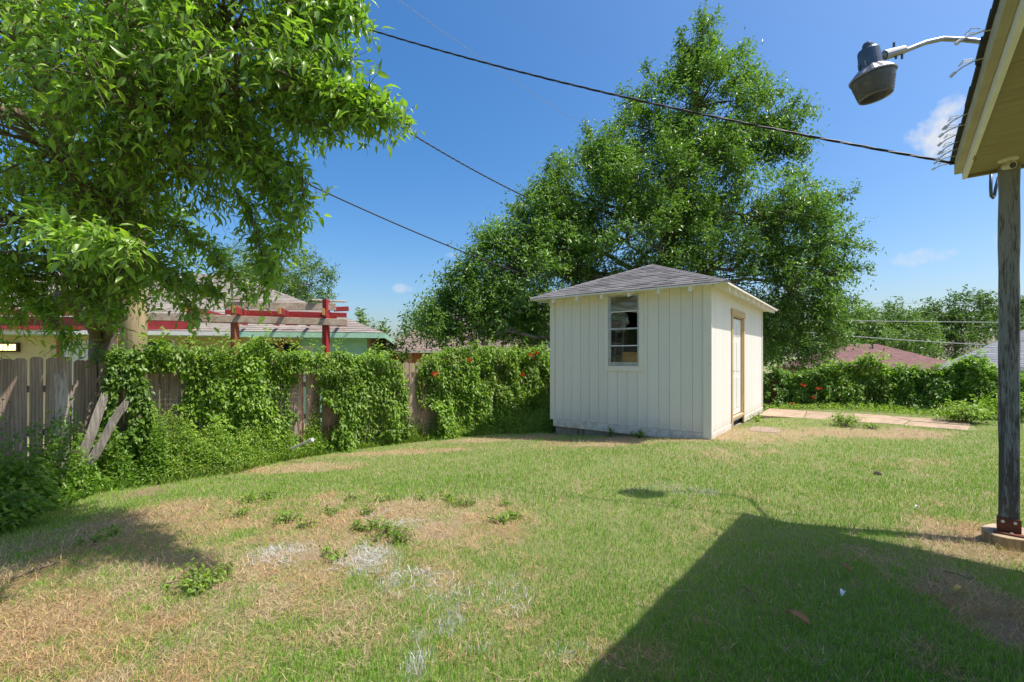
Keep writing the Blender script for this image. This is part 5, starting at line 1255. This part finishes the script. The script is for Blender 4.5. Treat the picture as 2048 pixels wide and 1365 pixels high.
for an in (60, 100, 240, 300): MB().box(-.006, .006, .105, .13, .285, .335, Matrix.Rotation(R(an), 4, 'Z')).build('latch', 'lamp_metal', lamp)
for o_ in lamp.children: o_.scale = (LS, LS, 1)
# arm (own coordinates, joined to the lamp)
Mi = lamp.matrix_basis.inverted() if False else (Matrix.Translation(lamp.location) @ lamp.rotation_euler.to_matrix().to_4x4()).inverted()
arm_pts = [P(1764, 113, YL), P(1815, 100, YL), P(1850, 86, YL + .02), P(1885, 78, YL + .03), P(1930, 80, YL + .0), P(1985, 86, YL - .08), P(2030, 95, YL - .2)]
end = HC + HU * 1.25 - HV * .95; zroof = rfz
arm_pts += [Vector((end.x + .0, end.y + .1, 4.0)), Vector((end.x, end.y, 3.8)), Vector((end.x, end.y, rfz - .02))]
MB().tube([Mi @ p for p in arm_pts], [.030] + [.021] * 9, 14).build('arm', 'lamp_metal', lamp, smooth=True)
ck = P(1806, 102, YL)
cl = MB(); cl.tube([Mi @ P(1768, 112, YL), Mi @ P(1808, 100, YL)], [.046, .036], 12); cl.build('clamp', 'lamp_metal', lamp)
for dx, dy in ((-18, -12), (-2, 12), (-14, 12)): p = P(1806 + dx, 102 + dy, YL); MB().tube([Mi @ (p - Vector((0, 0, .02))), Mi @ (p + Vector((0, 0, .02)))], .010, 6).build('clamp_bolt', 'lamp_body', lamp)

# ------------------------------------------------------------------ litter on the lawn
def flat_leaf(name, label, cat, px, py, l, w, mat, rz, seed):
    rr = random.Random(seed); c = G(px, py); mb = MB(); k = 7; vs = []
    for i in range(k):
        t = i / (k - 1); ww = w * math.sin(math.pi * min(.97, t * .9 + .08)) ** .7; h = .022 + .02 * math.sin(t * 3) + rr.uniform(0, .006)
        vs += [(l * (t - .5), -ww / 2, h + .012), (l * (t - .5), 0, h), (l * (t - .5), ww / 2, h + .014)]
    fs = [(i * 3 + j, (i + 1) * 3 + j, (i + 1) * 3 + j + 1, i * 3 + j + 1) for i in range(k - 1) for j in range(2)]
    o = mb.add(vs, fs).build(name, mat, None, loc=(c.x, c.y, c.z + .012)); o.rotation_euler[2] = rz
    s = o.modifiers.new('thickness', 'SOLIDIFY'); s.thickness = .0015
    tag(o, label, cat)
flat_leaf('fallen_leaf', 'large reddish brown dead leaf in the shaded lawn', 'leaf', 1594, 1252, .125, .055, 'dead_leaf', R(115), 1)
flat_leaf('fallen_leaf', 'small tan dead leaf in the shaded lawn nearer the shed', 'leaf', 1691, 1150, .10, .03, 'dead_leaf', R(75), 2)
flat_leaf('fallen_leaf', 'yellow dead leaf on the dry ground below the porch post', 'leaf', 1918, 1196, .07, .03, 'yellow_leaf', R(10), 3)
flat_leaf('paper_scrap', 'small crumpled white paper scrap in the shaded lawn', 'scrap', 1686, 1203, .045, .026, 'paper', R(40), 4)
flat_leaf('paper_scrap', 'tiny white paper scrap in the sunny lawn by the post', 'scrap', 1833, 1026, .03, .02, 'paper', R(0), 5)
c = G(1755, 950); clod = MB(); clod.lathe([(0, -.02), (.035, 0), (.04, .02), (.02, .038), (0, .04)], 8)
tag(clod.build('dirt_clod', 'dark_bit', None, loc=c), 'small dark clod lying on the lawn right of the shed', 'clod')
def stick(label, pts, r):
    base = G(*pts[0]); q = [G(*p) - base + Vector((0, 0, .025 + .01 * (i % 2))) for i, p in enumerate(pts)]
    tag(MB().tube(q, [r * (1 - .15 * i) for i in range(len(q))], 5).build('fallen_twig', 'twig', None, loc=base), label, 'twig', 'fallen twigs on the lawn')
stick('pale broken twig in the lawn shade left of the brown leaf', [(1488, 1182), (1502, 1196), (1510, 1210)], .006)
stick('thin straight twig lying in the shade near the porch post', [(1888, 1150), (1915, 1160), (1945, 1168)], .005)
stick('bleached twig near the weed in the concrete path', [(1700, 862), (1712, 855), (1722, 852)], .008)
stick('long dark stick in the shaded dry grass at the far left', [(10, 1170), (70, 1150), (120, 1130)], .012)

# ------------------------------------------------------------------ grass blades
def grass(name, n, y0, y1, hmin, hmax, wid, seed, segs2, margin=1.6):
    r = np.random.default_rng(seed)
    yy = y0 * (y1 / y0) ** r.uniform(0, 1, n); xx = r.uniform(-1, 1, n) * (1.16 * yy + margin)
    sx, sy = shed_local(xx, yy)
    ok = (d_left(xx, yy) > .2) & (d_back(xx, yy) > .3) & ~((sx > -SW - .02) & (sx < .03) & (sy > -.03) & (sy < SD + .05)) & ~((sx > .1) & (sx < 3.9) & (sy > 4.02) & (sy < 5.72))
    tq = (xx - F0.x) * FD.x + (yy - F0.y) * FD.y
    ok &= d_left(xx, yy) > np.interp(tq, edge_t, edge_d) * .75
    dr = dryness(xx, yy); bare = bareness(xx, yy)
    ok &= r.uniform(0, 1, n) > bare * .9
    ok &= r.uniform(0, 1, n) > dr * .25
    ok &= (r.uniform(0, 1, n) < np.clip((5.0 - yy) / 1.4, 0, 1)) if segs2 else (r.uniform(0, 1, n) < np.clip((yy - 3.6) / 1.4, 0, 1))
    ok &= np.hypot(xx - pp_.x, (yy - pp_.y)) > .2
    xx, yy, dr = xx[ok], yy[ok], dr[ok]; m = len(xx); wh = whiteness(xx, yy)
    isdry = r.uniform(0, 1, m) < np.clip(dr * 1.15 - .05, 0.04, .93)
    lush = fbm(xx * 2.2, yy * 2.2, 91, 4)
    h = r.uniform(hmin, hmax, m) * (.55 + .6 * lush + .5 * fbm(xx * 9, yy * 9, 61, 2)); h[isdry] *= 1.45
    an = r.uniform(0, 6.283, m)
    lean = np.abs(r.normal(.35, .3, m)); lean[isdry] = np.abs(r.normal(1.15, .35, isdry.sum())); lean = np.minimum(lean, 1.45)
    an2 = fbm(xx * .8, yy * .8, 77, 3) * 12 + r.normal(0, 2.2, m)
    dx, dy = np.cos(an2) * np.sin(lean), np.sin(an2) * np.sin(lean); dz = np.cos(lean)
    base = np.stack([xx, yy, gz(xx, yy) - .004 + np.where(isdry, r.uniform(0, .02, m), 0)], 1)
    D = np.stack([dx, dy, dz], 1); S = np.stack([-np.sin(an), np.cos(an), np.zeros(m)], 1) * (wid * r.uniform(.6, 1.3, m) * .5)[:, None]
    H = h[:, None]
    mid = base + D * H * .55 + np.array([0, 0, 1.0]) * H * .06; tip = base + D * H + np.array([0, 0, -.10]) * H * np.sin(lean)[:, None]
    green = np.array([.225, .405, .052]) + r.normal(0, 1, (m, 1)) * np.array([.022, .026, .006]) + (lush - .5)[:, None] * np.array([-.10, -.05, -.03])
    ygreen = np.array([.42, .50, .12]); k = (r.uniform(0, 1, m) < .22)[:, None]; green = np.where(k, ygreen, green)
    dry_c = np.array([.55, .425, .25]) * r.uniform(.6, 1.25, (m, 1)) + r.normal(0, .015, (m, 3)); redd = (fbm(xx * 1.3, yy * 1.3, 95, 3) > .52)[:, None]; dry_c = np.where(redd, dry_c * np.array([1.0, .90, .80]), dry_c)
    col = np.where(isdry[:, None], dry_c, green)
    isw = (r.uniform(0, 1, m) < wh * 1.1)[:, None]; col = np.where(isw, np.array([.72, .71, .72]) * r.uniform(.7, 1.05, (m, 1)), col); col = np.clip(col, .012, .9)
    if segs2:
        Vv = np.stack([base - S, base + S, mid + S * .8, mid - S * .8, tip], 1).reshape(-1, 3); b = np.arange(m)[:, None] * 5; fl = [b + [0, 1, 2, 3], b + [3, 2, 4]]; rep = 5
    else:
        Vv = np.stack([base - S, base + S, tip], 1).reshape(-1, 3); b = np.arange(m)[:, None] * 3; fl = [b + [0, 1, 2]]; rep = 3
    me = np_mesh(name, Vv, fl); ca = me.color_attributes.new('blade', 'FLOAT_COLOR', 'POINT')
    cc = np.repeat(np.concatenate([col, np.ones((m, 1))], 1), rep, 0).astype(np.float32); ca.data.foreach_set('color', cc.ravel())
    return link(name, me, 'grass')
tag(grass('grass', 330000, 1.5, 5.0, .018, .048, .0034, 501, True, 1.2), 'short mixed green and dry grass in the near lawn', 'grass', kind='stuff')
tag(grass('grass', 400000, 3.6, 14.5, .022, .055, .0075, 502, False, 2.0), 'short green lawn grass in front of and beside the shed', 'grass', kind='stuff')
